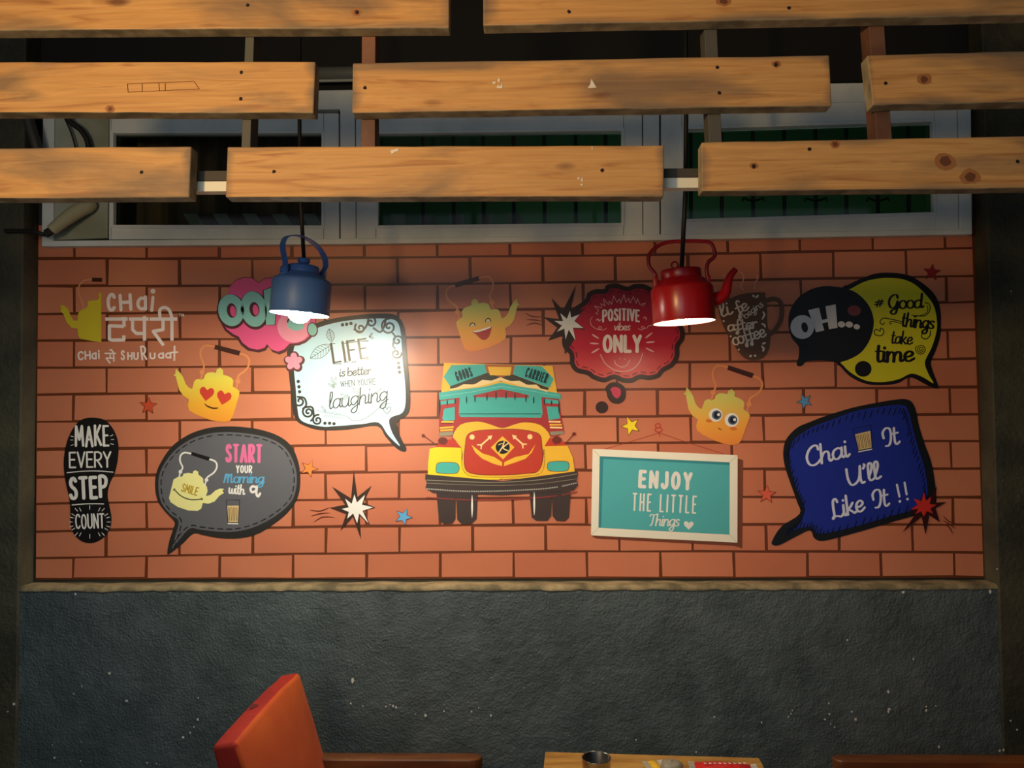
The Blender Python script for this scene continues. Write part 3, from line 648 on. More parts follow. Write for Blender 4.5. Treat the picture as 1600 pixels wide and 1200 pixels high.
# corner scrolls
def spiral(ink, cx, cy, r0, r1, a0, turns, w):
    n = int(18*abs(turns)); pts = []
    for i in range(n+1):
        t = i/n; a = a0+turns*2*math.pi*t; r = r0+(r1-r0)*t; pts.append((cx+r*math.cos(a), cy+r*math.sin(a)))
    ink.line(pts, w)
a_ = Ink(6)
for c, r, s, t in (('590,205', 9, 2.6, 1.2), ('670,160', 9, -.5, -1.25), ('805,195', 13, 1.0, 1.6), ('868,300', 9, -1.4, 1.3), ('860,395', 8.5, 1.2, -1.2)):
    x, y = Z(c)[0]; spiral(a_, x, y, 1.6, r, s, t, 3)
a_.line(Z('545,215 600,230 640,180 650,130'), 3, smooth=True).line(Z('690,205 740,235 770,190 780,140'), 3.2, smooth=True).line(Z('830,240 850,270 835,330 850,360'), 2.8, smooth=True)
for c in ('457,180', '488,176', '520,170', '876,466', '880,500', '884,535', '125,605', '130,645', '135,682', '325,918', '360,918', '393,922'): a_.disc(*Z(c)[0], 2.7)
a_.mk('scroll_pattern', k_char, life); a_ = Ink(6)
for c, r, s, t in (('135,752', 9.5, 2.8, 1.15), ('200,835', 9.5, 1.2, 1.5), ('270,895', 8.5, 2.4, 1.4)):
    x, y = Z(c)[0]; spiral(a_, x, y, 1.6, r, s, t, 3)
a_.line(Z('120,720 170,730 185,780 160,810'), 3, smooth=True).line(Z('175,800 230,800 240,870 220,900'), 3, smooth=True)
a_.mk('scroll_pattern', k_char, life)
a_ = Ink(6)
def leaf(ink, p, q_, w, veins, lw=.7):
    dx, dy = q_[0]-p[0], q_[1]-p[1]; L = math.hypot(dx, dy); ux, uy = dx/L, dy/L
    up_ = [(p[0]+ux*L*t-uy*w*math.sin(math.pi*t)**.8, p[1]+uy*L*t+ux*w*math.sin(math.pi*t)**.8) for t in [i/10 for i in range(11)]]
    dn = [(p[0]+ux*L*t+uy*w*math.sin(math.pi*t)**.8, p[1]+uy*L*t-ux*w*math.sin(math.pi*t)**.8) for t in [i/10 for i in range(11)]]
    ink.line(up_, lw).line(dn, lw).line([p, q_], lw)
    for i in range(1, veins):
        t = i/veins; r = w*.85*math.sin(math.pi*min(t+.12, .97))**.8; b = (p[0]+dx*t, p[1]+dy*t)
        for s in (1, -1): ink.line([b, (b[0]+ux*r*.7-s*uy*r, b[1]+uy*r*.7+s*ux*r)], lw*.8)
leaf(a_, Z('372,330')[0], Z('215,432')[0], 9, 8, .75); leaf(a_, Z('378,308')[0], Z('356,210')[0], 6, 7, .7)
for c in ('680,240', '665,262', '690,280'): leaf(a_, Z('660,275')[0], Z(c)[0], 1.6, 2, .6)
a_.mk('leaf_pattern', k_char, life, kind='stuff')
word('LIFE', *Z('385,472 660,432'), 33, 3.2, k_char, life, 6, contrast=.35, gap=.2)
a_ = Ink(6)
for s in ('385,472 450,472', '372,322 400,320', '450,322 490,316', '468,462 500,458', '500,314 580,304', '525,462 560,456', '590,302 650,302', '610,442 660,438'): a_.line(Z(s), 1.2)
text(a_, 'is better', *Z('430,572 675,552'), 14.5, 1.7, font='script', slant=.15)
a_.mk('lettering', k_char, life)
word("WHEN YOU'RE", *Z('443,648 705,628'), 10, .95, k_char, life, 6)
word('laughing', *Z('352,818 800,752'), 28, 1.7, k_char, life, 6, font='script', slant=.2, contrast=.2)
a_ = Ink(6)
a_.line(Z('495,870 540,900 620,885 700,830 760,780 815,768'), .8, smooth=True)
a_.line(Z('790,848 765,820 770,800 785,802 792,815 800,798 818,800 815,822 790,848'), 1.0, smooth=True)
for i in range(9):
    x, y = Z('%d,%d' % (330+i*14, 845+i*2))[0]; a_.line([(x, y-1.5), (x-2, y-5)], .6).line([(x, y+2), (x-1.5, y+5)], .6)
a_.line(Z('265,820 340,842 450,858 490,870'), .6, smooth=True)
for p, q_ in (('390,660', '375,570'), ('385,640', '410,570'), ('385,650', '350,620'), ('390,655', '410,615'), ('330,830', '300,790'), ('500,710', '440,700'), ('500,715', '460,735'), ('545,690', '540,650'), ('565,700', '590,655'), ('700,690', '750,660')): leaf(a_, Z(p)[0], Z(q_)[0], 2, 3, .5)
a_.mk('leaf_pattern', vin('faint_grey', (112, 112, 112)), life, kind='stuff')
x, y = Z('95,460')[0]
def blob(x, y, r, n, d, a0=0): return [(x+(r+d*abs(math.cos(n*t/2)))*math.cos(t+a0), y+(r+d*abs(math.cos(n*t/2)))*math.sin(t+a0)) for t in [2*math.pi*i/80 for i in range(80)]]
fl = fill('small_cloud', blob(x, y, 12.5, 5, 4.5, -.3), k_dm, mural, 8, label='small pink five-lobed cloud')
fill('cloud_fill', blob(x-1, y-1, 8.5, 5, 5.5, -.3), k_lpink, fl, 9)

# --- START bubble
Z = lambda s: zz(s, (230, 650), 5.4536)
k_slate = vin('slate_grey', (98, 98, 104)); k_bord = vin('soft_black', (44, 42, 40))
so = Z('600,92 760,90 950,113 1120,170 1230,260 1290,400 1305,560 1280,700 1200,820 1080,920 950,1000 800,1040 620,1040 480,1015 395,1003 300,1090 200,1168 172,1168 190,1060 222,960 232,900 150,810 90,720 68,600 80,480 130,370 220,250 350,160 480,112')
si = Z('600,140 760,140 950,165 1100,215 1200,300 1260,430 1275,560 1245,700 1160,800 1040,885 900,950 750,985 600,985 450,968 365,958 280,1045 212,1132 240,1020 268,895 200,840 122,740 95,600 110,480 170,370 260,270 380,195 490,158')
stb = fill('start_bubble', cr2(so, 4, True), k_bord, mural, 3, label='grey stitched speech bubble with yellow kettle')
fill('bubble_fill', cr2(si, 4, True), k_slate, stb, 4)
Ink(5).dashes(inset(cr2(si, 3, True), 4.2), 1.7, 9, 5, smooth=False).mk('stitch_line', K_black, stb)
k_py = vin('pale_yellow', (240, 234, 158))
fill('kettle_drawing', Z('185,700 205,620 225,540 260,520 300,515 310,492 350,484 388,490 392,470 412,462 435,474 436,498 475,530 480,572 508,600 515,640 500,682 540,672 580,635 620,618 655,620 640,638 655,655 615,680 575,728 520,748 475,740 460,790 430,808 350,805 260,775 200,735'), k_py, stb, 5)
Ink(5).line(Z('272,520 283,478'), 2.4).line(Z('285,470 302,438 280,385 285,338 318,312 372,320'), 2.6, smooth=True).disc(*Z('283,475')[0], 3).mk('kettle_handle', K_white, stb)
Ink(5).line(Z('530,368 580,388 594,430 570,480 515,520 505,545'), 2.6, smooth=True).line(Z('505,545 490,590'), 2.2).disc(*Z('505,545')[0], 3).mk('kettle_handle', K_white, stb)
fill('handle_grip', Z('380,306 536,352 524,382 372,332'), K_black, stb, 6)
Ink(6).line(Z('230,624 290,682 370,712 470,708'), 1.5, smooth=True).line(Z('222,632 236,618'), 1.2).line(Z('462,698 472,714'), 1.2).mk('smile_drawing', K_black, stb)
k_gold = vin('gold', (186, 150, 30))
word('SMILE', *Z('285,642 425,682'), 13.5, 1.7, k_gold, stb, 6, gap=.14)
word('START', *Z('665,398 982,402'), 30, 4.4, vin('rose_pink', (224, 112, 158)), stb, 5, 'rose pink word START', gap=.1, contrast=.2)
word('YOUR', *Z('755,486 895,488'), 12.5, 2.1, K_white, stb, 5)
word('Morning', *Z('648,572 1000,576'), 18, 2.2, vin('sky_blue', (96, 172, 214)), stb, 5, 'sky blue word Morning', font='script', slant=.1, contrast=.3)
word('with', *Z('690,664 835,676'), 17, 2.2, K_white, stb, 5, font='script', contrast=.3)
Ink(5).line(Z('925,605 895,600 880,625 895,650 925,635 935,600 930,660 945,685 962,660'), 3.6, smooth=True).mk('lettering', K_white, stb)
def tea_glass(T, parent, L):
    k_tea = vin('tea_beige', (226, 196, 140))
    fill('glass_drawing', T('20,20 80,18 76,90 26,90'), k_tea, parent, L)
    a = Ink(L+1)
    for i in range(4):
        x = 26+i*13; a.line(T('%d,84 %d,32 %d,26 %d,32 %d,84' % (x+2, x-1, x+2, x+6, x+6)), .6, smooth=False)
    a.line(T('14,-6 86,-6 78,92 24,92'), .8, closed=True)
    a.mk('glass_outline', K_black, parent)
    Ink(L+1).line(T('25,97 76,97'), 1.8).mk('glass_base', K_white, parent)
def TG(o, ex, ey):
    return lambda s: [(o[0]+ex[0]*x/100+ey[0]*y/100, o[1]+ex[1]*x/100+ey[1]*y/100) for x, y in zz(s)]
tea_glass(TG((349, 783), (30, .5), (0, 36)), stb, 5)

# --- starbursts and stars
def star(cx, cy, R, r, n, a0=0, sk=None):
    o = []
    for i in range(2*n):
        t = math.radians(a0)+math.pi*i/n; q = R if i % 2 == 0 else r
        o.append((cx+q*math.sin(t), cy-q*math.cos(t)))
    return o
def burst(c, arms, inner, m_o, m_i, arms2, lab, motion, L=3):
    b = fill('starburst', arms, m_o, mural, L, label=lab)
    fill('starburst_centre', arms2, m_i, b, L+1)
    a = Ink(L)
    for s in motion: a.line(s, 1.7, taper=.8, smooth=True)
    a.mk('motion_line', vin('rust_brown', (104, 44, 20)), b)
Z = lambda s: zz(s, (460, 700), 7.06)
burst(None, Z('655,240 695,540 852,415 760,600 895,658 765,690 838,858 720,745 735,1010 645,760 508,915 570,730 390,660 560,625 415,425 625,555'), None, vin('dark_umber', (58, 38, 28)), K_white,
      Z('662,510 690,600 780,515 745,625 870,655 752,692 815,828 715,722 692,830 648,722 582,780 600,705 520,672 600,655 558,558 632,615'), 'white starburst beside the grey bubble', [Z('165,682 280,695 390,655'), Z('185,750 290,722 400,716'), Z('212,820 310,762 440,765')])
Z = lambda s: zz(s, (680, 410), 6.667)
burst(None, Z('1465,240 1400,520 1560,480 1450,600 1560,700 1440,690 1450,800 1350,960 1340,760 1175,815 1270,680 1125,570 1290,590 1210,370 1330,500'), None, vin('dark_umber', (58, 38, 28)), K_white,
      Z('1405,500 1415,575 1505,540 1450,610 1545,685 1435,680 1460,812 1392,700 1358,800 1345,690 1268,722 1320,658 1240,608 1332,612 1302,528 1372,588'), 'white starburst left of the red thought bubble', [Z('930,525 1020,565 1125,565'), Z('945,598 1040,600 1120,615'), Z('945,658 1040,632 1145,668')], 9)
Z = lambda s: zz(s, (1180, 610), 4.615)
starburst_red = burst(None, Z('1215,735 1240,800 1310,690 1290,810 1378,806 1300,850 1330,950 1255,900 1228,1040 1200,910 1060,1025 1150,900 1110,860 1170,830'), None, vin('dark_wine', (52, 14, 12)), vin('burst_red', (206, 48, 40)),
      Z('1217,735 1232,795 1268,768 1258,820 1308,825 1262,852 1285,890 1238,870 1215,912 1198,872 1155,890 1178,855 1118,860 1170,825 1140,778 1198,800'), 'red starburst on the navy bubble corner', [Z('1350,900 1390,940 1440,965'), Z('1350,935 1400,965 1445,998'), Z('1370,965 1400,990 1425,1035')], 9)
Z = None
for cx, cy, R, a0, c, lab in ((232, 634, 14, 4, (204, 78, 48), 'red-orange star below the logo'), (483, 732, 14, 22, (232, 134, 62), 'orange star right of the grey bubble'), (630.5, 807.5, 14, 24, (98, 172, 220), 'sky blue star left of the truck'),
                          (985.5, 665.5, 15.5, -22, (250, 226, 40), 'yellow star above the framed sign'), (1198, 772.5, 15, 4, (226, 100, 74), 'salmon star right of the framed sign'), (1257, 627, 13, -26, (86, 150, 200), 'blue star above the navy bubble'),
                          (1456, 425.5, 14, 6, (150, 36, 32), 'dark red star at the upper right corner')):
    s = star(cx, cy, R, R*.42, 5, a0); key = 'star_%d_%d' % (c[0], c[1])
    o = fill('star', s, vin(key, c), mural, 3, label=lab)
    Ink(4).line(s, .7, closed=True).mk('star_outline', vin('rust_brown', (104, 44, 20)), o)

# --- truck
Z = lambda s: zz(s, (640, 550), 4.138)
k_ty = vin('truck_yellow', (250, 214, 40)); k_ty2 = vin('truck_amber', (246, 190, 56)); k_teal = vin('truck_teal', (74, 178, 168)); k_tr = vin('truck_red', (196, 62, 40)); k_tr2 = vin('truck_dark_red', (172, 52, 50))
k_tire = vin('tyre_grey', (66, 54, 50)); k_pale = vin('pale_cream', (250, 216, 150)); k_dg = vin('dark_olive', (62, 56, 36)); k_gr = vin('grey_green', (150, 142, 116)); k_tk = vin('deep_teal_ink', (10, 50, 46)); k_br = vin('truck_brown', (112, 44, 30))
truck = fill('truck', Z('212,265 955,265 1000,520 960,545 900,548 910,600 880,640 320,640 270,560 285,545 190,540 190,440'), k_tr2, mural, 4, label='yellow and red painted truck front')
fill('roof_panel', Z('222,70 925,90 955,270 205,265'), k_ty2, truck, 5)
fill('roof_board', Z('270,85 485,80 500,135 262,222 220,160'), k_teal, truck, 6); fill('roof_board', Z('682,85 855,92 932,175 905,232 668,145'), k_teal, truck, 6)
fill('roof_middle', Z('485,80 680,85 668,150 660,190 520,190 500,135'), vin('mustard_brown', (176, 92, 40)), truck, 6); fill('roof_sign', Z('505,95 660,97 650,152 520,150'), k_ty2, truck, 7)
fill('roof_shadow_band', Z('262,222 500,135 590,165 668,145 900,232 895,250 780,215 700,195 590,170 480,195 360,218 262,238'), k_dg, truck, 6.5)
fill('scalloped_trim', Z('262,238 300,232 350,208 420,210 470,180 530,185 588,163 650,188 710,185 760,212 820,210 850,238 898,246 890,262 820,235 740,228 670,205 590,185 520,205 440,225 350,235 262,250'), k_pale, truck, 7)
fill('canopy_edge', Z('190,262 350,240 480,225 590,198 700,222 850,245 975,270 980,305 860,292 700,262 590,240 480,265 340,292 192,312'), k_teal, truck, 7)
Ink(8).line(Z('200,285 400,258 590,222 780,250 970,285'), .8).mk('canopy_line', vin('light_teal', (130, 214, 200)), truck)
fill('windscreen', Z('325,290 480,265 590,240 700,262 852,292 860,400 850,425 330,420 318,400'), k_teal, truck, 5)
fill('windscreen_valance', Z('410,282 590,240 770,280 770,296 410,292'), k_tr2, truck, 6)
fill('side_window', Z('222,368 292,355 292,440 222,445 212,430'), k_teal, truck, 5); fill('side_window', Z('885,352 960,355 972,430 900,440'), k_teal, truck, 5)
fill('side_window', Z('200,318 292,305 292,330 200,342'), k_teal, truck, 5); fill('side_window', Z('868,302 960,312 966,335 872,330'), k_teal, truck, 5)
a_ = Ink(8)
for x, y0, y1 in ((243, 310, 345), (294, 300, 338), (368, 285, 335), (423, 278, 328), (500, 268, 318), (559, 252, 308), (624, 252, 305), (681, 262, 315), (752, 275, 325), (802, 288, 335), (871, 300, 342), (918, 312, 345), (966, 318, 400), (193, 305, 410)):
    Ink(8).line(Z('%d,%d %d,%d' % (x, y0, x, y1)), 2.0, taper=.5).mk('tassel', k_tk, truck)
for s in ('205,452 285,452', '195,492 285,484', '198,508 282,502', '900,450 975,452', '905,470 985,470', '908,488 988,490'):
    Ink(6).line(Z(s), 2.6, caps=False).mk('side_stripe', k_ty2 if s[0] != '9' or '470' in s else k_pale, truck)
fill('side_ledge', Z('192,520 280,512 280,538 192,545'), k_gr, truck, 6); fill('side_ledge', Z('905,515 995,510 998,530 915,540'), k_gr, truck, 6)
text(Ink(8), 'GOODS', Z('308,192')[0], Z('412,158')[0], 16, 2.4).mk('lettering', k_tk, truck); text(Ink(8), 'CARRIER', Z('742,160')[0], Z('882,205')[0], 16, 2.2).mk('lettering', k_tk, truck)
fill('bonnet', cr2(Z('280,550 330,470 440,450 520,468 600,492 680,468 750,455 850,475 910,550 870,620 860,680 880,800 600,820 330,800 345,680 335,620'), 3, True), k_ty2, truck, 6)
fill('wing', Z('130,625 180,615 345,620 335,700 360,780 400,800 600,812 580,825 300,825 118,812 120,720'), k_ty, truck, 7, label='yellow left wing'); fill('wing', Z('868,610 1020,605 1055,680 1068,775 900,795 600,825 600,812 820,795 858,740 868,660'), k_ty2, truck, 7)
fill('fender_red', Z('165,615 210,575 290,560 330,618'), k_tr, truck, 6.5); fill('fender_red', Z('870,612 905,555 980,570 1020,605'), k_tr, truck, 6.5)
fill('grille', cr2(Z('360,600 372,540 420,512 520,502 600,500 700,500 800,515 845,540 855,600 860,700 830,770 760,785 600,795 450,792 370,770 352,700'), 3, True), k_tr, truck, 8, label='red grille with moustache pattern')
Ink(8.5).line(cr2(Z('360,600 372,540 420,512 520,502 600,500 700,500 800,515 845,540 855,600 860,700 830,770 760,785 600,795 450,792 370,770 352,700'), 3, True), .8, closed=True).mk('grille_outline', k_br, truck)
for s in ('400,600 470,655 550,680 598,712 598,738 540,722 470,690 425,650', '815,595 770,660 680,680 612,712 610,738 680,715 750,690 790,650'): fill('moustache', Z(s), k_pale if 0 else k_ty2, truck, 9)
fill('badge_diamond', Z('600,545 678,615 604,695 525,618'), k_ty2, truck, 9); fill('badge_disc', ell(*Z('602,616')[0], 11, 10.4), K_black, truck, 10)
Ink(11).line(Z('612,580 600,615 578,648'), 2, smooth=True).line(Z('638,590 605,620 640,640'), 1.8, smooth=True).line(Z('575,600 600,590'), 1.2).mk('badge_letter', k_pale, truck)
fill('lamp_dot', ell(*Z('404,550')[0], 4, 4), k_pale, truck, 9); fill('lamp_dot', ell(*Z('778,548')[0], 4, 4), k_pale, truck, 9)
for p in (('460,605', '535,538'), ('735,600', '662,535')):
    (x0, y0), (x1, y1) = Z(' '.join(p)); dx, dy = x1-x0, y1-y0; L_ = math.hypot(dx, dy); ux, uy = dx/L_, dy/L_
    a_ = Ink(9).line([(x0, y0), (x1-ux*4, y1-uy*4)], 2.6); a_.poly([(x1, y1), (x1-ux*7-uy*4, y1-uy*7+ux*4), (x1-ux*7+uy*4, y1-uy*7-ux*4)])
    a_.line([(x0-uy*4-ux*3, y0+ux*4-uy*3), (x0+ux*2, y0+uy*2), (x0+uy*4-ux*3, y0-ux*4-uy*3)], 2); a_.mk('arrow', k_pale, truck)
for s in ('172,740 190,716 290,715 318,735 318,765 295,785 190,783 172,770', '892,730 910,710 1010,707 1030,725 1028,755 1005,770 915,770 893,755'): fill('headlight', cr2(Z(s), 3, True), k_teal, truck, 8.6); Ink(9).line(cr2(Z(s), 3, True), .8, closed=True).mk('headlight_rim', k_br, truck)
for s in ((215, 575), (952, 570)): fill('mirror', ell(*Z('%d,%d' % s)[0], 7.6, 5.8), k_br, truck, 8)
Ink(8).line(Z('90,540 165,596'), 1.5).disc(*Z('88,541')[0], 2.8).mk('mirror_arm', k_br, truck)
Ink(8).line(Z('1062,530 1010,588'), 1.5).disc(*Z('1063,530')[0], 2.8).mk('mirror_arm', k_br, truck)
Ink(8).line(Z('220,590 230,610'), 1).mk('mirror_stalk', k_br, truck); Ink(8).line(Z('945,590 940,606'), 1).mk('mirror_stalk', k_br, truck)
Ink(9).dashes(Z('335,620 340,740 370,790 430,806 600,810 780,800 850,780 872,720 870,620'), .9, 1.3, 1.3, closed=False).dashes(Z('322,400 855,400'), 1.1, 1.6, 1.0, smooth=False, closed=False).dashes(Z('205,460 285,460'), .9, 1.3, 1.3, False, False).mk('dotted_line', K_black, truck)
for s in ('172,900 190,1085 220,1112 275,1108 295,1080 298,900', '300,900 308,1085 335,1112 400,1110 432,1080 440,900', '775,900 790,1070 820,1092 890,1092 915,1060 922,900', '922,900 925,1062 950,1092 1005,1094 1030,1070 1042,900'): fill('wheel', Z(s), k_tire, truck, 5, label='dark grey tyre')
fill('bumper', Z('102,790 600,835 1085,770 1090,790 1078,830 1090,860 1060,895 900,905 600,925 300,915 150,910 102,880 110,845 100,820'), k_tire, truck, 8.2, label='dark double bumper')
Ink(9).line(Z('110,828 400,840 600,842 850,825 1082,788'), 1.1, smooth=True).mk('bumper_line', k_gr, truck)
Ink(9).line(Z('110,848 350,858 600,862 850,850 1080,820'), .7, smooth=True).mk('bumper_line', k_gr, truck)
Ink(9).dashes(Z('108,884 350,900 600,898 850,885 960,872'), 1.9, 2.6, .9, closed=False).dashes(Z('985,868 1085,845'), 1.9, 2.6, .9, False, False).mk('bumper_line', vin('silver_grey', (170, 168, 160)), truck)
Ink(8.4).dashes(Z('110,940 350,955 600,955 850,940 960,928'), 1.9, 2.6, .5, closed=False).dashes(Z('985,925 1085,903'), 1.9, 2.6, .5, False, False).mk('red_fringe', vin('fringe_red', (150, 62, 56)), truck)
Ink(9).line(Z('404,925 404,1070'), 3, taper=.6).mk('tyre_highlight', K_white, truck); Ink(9).line(Z('806,905 806,1055'), 3, taper=.6).mk('tyre_highlight', K_white, truck)

# --- positive vibes bubble
Z = lambda s: zz(s, (860, 420), 5)
po = Z('265,245 290,190 350,160 420,158 440,125 520,115 600,140 650,120 730,120 800,150 880,170 950,230 990,320 1000,400 1045,470 1045,550 1008,610 1005,690 960,765 890,805 850,850 770,870 700,862 640,890 560,888 500,862 420,888 330,862 285,830 200,808 155,750 148,670 100,615 92,540 125,480 110,420 150,330')
pb = fill('positive_bubble', cr2(po, 4, True), vin('bubble_brown', (56, 34, 26)), mural, 5, label='crimson thought bubble reading POSITIVE vibes ONLY')
pim = ramp_mat('crimson_gradient', [(0, (232, 90, 84)), (.35, (206, 40, 62)), (1, (168, 26, 44))])
pi_ = inset(cr2(po, 4, True), 7.5)
fill('bubble_fill', pi_, pim, pb, 6)
Ink(7).dashes(inset(cr2(po, 4, True), 11), 1.6, 9, 5, smooth=False).mk('stitch_line', vin('dark_crimson', (108, 16, 26)), pb)
k_blushw = vin('blush_white', (240, 190, 186))
a_ = Ink(7).line(Z('375,355 355,350 378,325 345,292 400,305 395,272 425,290 415,235 455,280 460,252 478,278 495,210 520,262 540,235 548,272 575,202 590,260 612,230 622,268 648,218 672,270 680,232 700,280 742,268 715,292'), .8)
a_.line(Z('390,670 430,740 500,790 570,802 640,785 695,730 722,660'), 1.2, smooth=True).line(Z('500,715 515,748 560,768 600,750 620,712'), 1.2, smooth=True).disc(*Z('543,703')[0], .9).disc(*Z('579,705')[0], .9)
a_.line(Z('330,375 312,400 320,440 350,465 385,475 400,462 385,450 378,468 410,478 438,465'), .8, smooth=True).line(Z('685,465 710,478 735,462 720,448 712,462 750,465 770,445 830,440'), .8, smooth=True)
a_.line(Z('358,400 375,392 378,408 395,398'), 1.3, smooth=True).line(Z('728,385 745,378 748,398'), 1.3, smooth=True)
for s in ('325,512 378,545', '308,582 378,586', '322,658 382,622', '742,542 795,500', '748,576 815,570', '745,618 808,650'): a_.line(Z(s), 2.6, taper=.35)
a_.mk('ray_pattern', k_blushw, pb, kind='stuff')
text(Ink(7), 'POSITIVE', Z('405,420')[0], Z('700,420')[0], 20, 2.9, arc=2.5, gap=.13, contrast=.15).mk('lettering', k_pinkw, pb)
text(Ink(7), 'vibes', Z('492,482')[0], Z('625,482')[0], 13, 1.3, font='script', slant=.15).mk('lettering', k_pinkw, pb)
text(Ink(7), 'ONLY', Z('408,658')[0], Z('715,658')[0], 29, 5.2, gap=.12).mk('lettering', k_pinkw, pb)
th = fill('thought_puff', cr2(Z('430,930 470,890 530,890 580,925 590,980 575,1030 530,1055 480,1045 450,1010 440,970'), 4, True), vin('bubble_brown', (56, 34, 26)), mural, 5, label='small dark puff with pink centre')
fill('puff_fill', cr2(Z('470,940 500,922 545,940 548,985 520,1012 490,990 480,965'), 4, True), vin('puff_pink', (206, 60, 90)), th, 6)
fill('thought_puff', ell(*Z('402,1082')[0], 9.8, 9.4), vin('bubble_brown', (56, 34, 26)), mural, 5, label='smallest round dark brown puff')

# --- framed sign
Z = lambda s: zz(s, (900, 640), 5.218)
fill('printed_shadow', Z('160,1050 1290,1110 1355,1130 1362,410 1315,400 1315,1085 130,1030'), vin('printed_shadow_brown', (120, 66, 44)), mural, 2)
k_fr = vin('frame_cream', (246, 240, 222)); k_sign = vin('sign_teal', (84, 178, 184)); k_signd = vin('sign_teal_dark', (56, 140, 150))
sg = fill('framed_sign', Z('135,320 1318,372 1316,1085 122,1025'), k_fr, mural, 4, label='teal framed sign reading ENJOY THE LITTLE Things')
oq, iq = Z('135,320 1318,372 1316,1085 122,1025'), Z('193,380 1254,430 1252,1020 183,963')
for k in range(4):
    a, b, c, d = oq[k], oq[(k+1) % 4], iq[(k+1) % 4], iq[k]
    G().prism(quad([a, b, c, d], yl(7)), (0, .0008, 0)).mk('frame_side', k_fr, sg)
fill('sign_panel', iq, k_signd, sg, 5); fill('sign_face', Z('222,402 1252,452 1252,1018 205,960'), k_sign, sg, 6)
Ink(8).line(Z('135,320 193,380'), .5).line(Z('1254,430 1318,372'), .5).line(Z('1252,1020 1316,1085'), .5).line(Z('183,963 122,1025'), .5).mk('mitre_line', vin('mitre_tan', (196, 176, 140)), sg)
text(Ink(8), 'ENJOY', Z('505,640')[0], Z('945,662')[0], 29, 5.6, gap=.2).mk('lettering', K_white, sg)
text(Ink(8), 'THE LITTLE', Z('455,826')[0], Z('980,850')[0], 28.5, 2.7, gap=.24).mk('lettering', K_white, sg)
text(Ink(8), 'Things', Z('588,950')[0], Z('845,955')[0], 20, 1.9, font='script', slant=.12, contrast=.3).mk('lettering', K_white, sg)
fill('heart', Z('918,978 885,945 878,922 892,910 912,914 920,928 935,912 955,916 958,938 945,955'), K_white, sg, 8)
k_str = vin('string_brown', (160, 62, 40))
Ink(2).line(Z('680,190 440,262 235,322'), .9).line(Z('680,190 890,262 1200,360'), .9).mk('hanging_string', k_str, sg)
Ink(3).line(ell(*Z('668,132')[0], 4, 3.5), 1.6, closed=True).line(ell(*Z('674,165')[0], 5.4, 3.6), 1.8, closed=True).line(Z('678,180 682,225'), 1.6, taper=.4).mk('push_pin', vin('pin_red', (190, 66, 44)), sg)

# --- coffee mug
Z = lambda s: zz(s, (1000, 360), 5.456)
k_mug = vin('mug_brown', (104, 70, 48)); k_mugw = vin('mug_lettering', (244, 224, 206))
Zm = lambda s: zz(s, (1150, 420), 7.5)
mg = fill('coffee_mug', cr2(Z('745,590 850,548 960,530 1060,530 1066,555 1078,600 1085,700 1100,800 1112,900 1100,1010 1060,1080 1000,1105 920,1102 860,1060 790,960 730,860 690,760 668,670 690,620'), 3, True), k_mug, mural, 3, label='brown coffee mug with cream lettering')
Ink(3).line(Z('1075,600 1130,585 1185,600 1208,660 1200,760 1150,850 1095,890'), 7.5, smooth=True).mk('mug_handle', k_mug, mg)
fill('mug_hole', cr2(Z('1085,690 1100,650 1140,652 1160,690 1155,760 1120,820 1092,835'), 3, True), brickm, mg, 3.5)
for s, a, h, w, k in (('li', '690,750 800,712', 25, 2.8, dict(slant=.1)), ('fe', '830,725 940,672', 22, 2.6, dict(slant=.05)), ('begins', '900,758 1062,640', 12, 1.4, {}), ('after', '745,868 1010,835', 19, 2.6, {}), ('coffee', '795,990 1085,905', 23, 2.6, {})):
    p = Z(a); text(Ink(4), s, p[0], p[1], h, w, font='script', contrast=.25, **k).mk('lettering', k_mugw, mg)
a_ = Ink(4)
for s in ('1048,690 1062,720 1040,760', '1035,795 1060,805 1070,828', '960,550 975,568', '985,575 1010,552', '1035,985 1055,1005 1048,1035', '1040,968 1072,958', '835,1015 850,1018', '935,1080 950,1062', '972,1066 990,1070', '765,900 780,905', '705,770 722,776'): a_.line(Z(s), 3.2, taper=.3)
a_.mk('ray_pattern', k_mugw, mg, kind='stuff')
a_ = Ink(3)
for s in ('850,352 882,385 878,430 858,480 880,505', '992,382 1003,410 980,450 975,495', '712,380 730,398 728,440', '640,490 655,520'): a_.line(Z(s), 1.9, smooth=True)
a_.mk('steam_line', vin('steam_pink', (220, 160, 140)), mg)

# --- OH bubble and yellow bubble
Z = lambda s: zz(s, (1210, 400), 5.455)
k_lime = vin('lime_yellow', (222, 214, 38)); k_ol = vin('bubble_black', (22, 12, 12))
yo = Z('560,300 640,240 760,185 860,150 960,142 1080,150 1180,180 1300,260 1380,350 1415,460 1420,600 1410,700 1370,820 1335,900 1350,980 1395,1100 1385,1130 1300,1100 1160,1035 1050,1085 920,1100 780,1090 650,1030 560,940 530,900 500,600')
yi = Z('600,330 670,270 780,215 900,190 1000,188 1100,200 1200,245 1300,340 1360,430 1385,550 1380,650 1340,780 1290,880 1285,935 1320,1020 1355,1085 1260,1030 1165,1003 1060,1050 920,1075 780,1062 660,1000 590,935 560,880 540,600')
yb = fill('yellow_bubble', cr2(yo, 4, True), k_ol, mural, 3, label='round lime yellow bubble reading Good things take time')
fill('bubble_fill', cr2(yi, 4, True), k_lime, yb, 4)
fill('bubble_dot', ell(*Z('757,962')[0], 13, 12.4), k_ol, yb, 5)
text(Ink(5), '#', Z('850,440')[0], Z('935,432')[0], 15, 2.2, slant=.1).mk('lettering', k_ol, yb)
text(Ink(5), 'Good', Z('965,460')[0], Z('1275,450')[0], 25, 3.2, font='script', contrast=.4, slant=.05).mk('lettering', k_ol, yb)
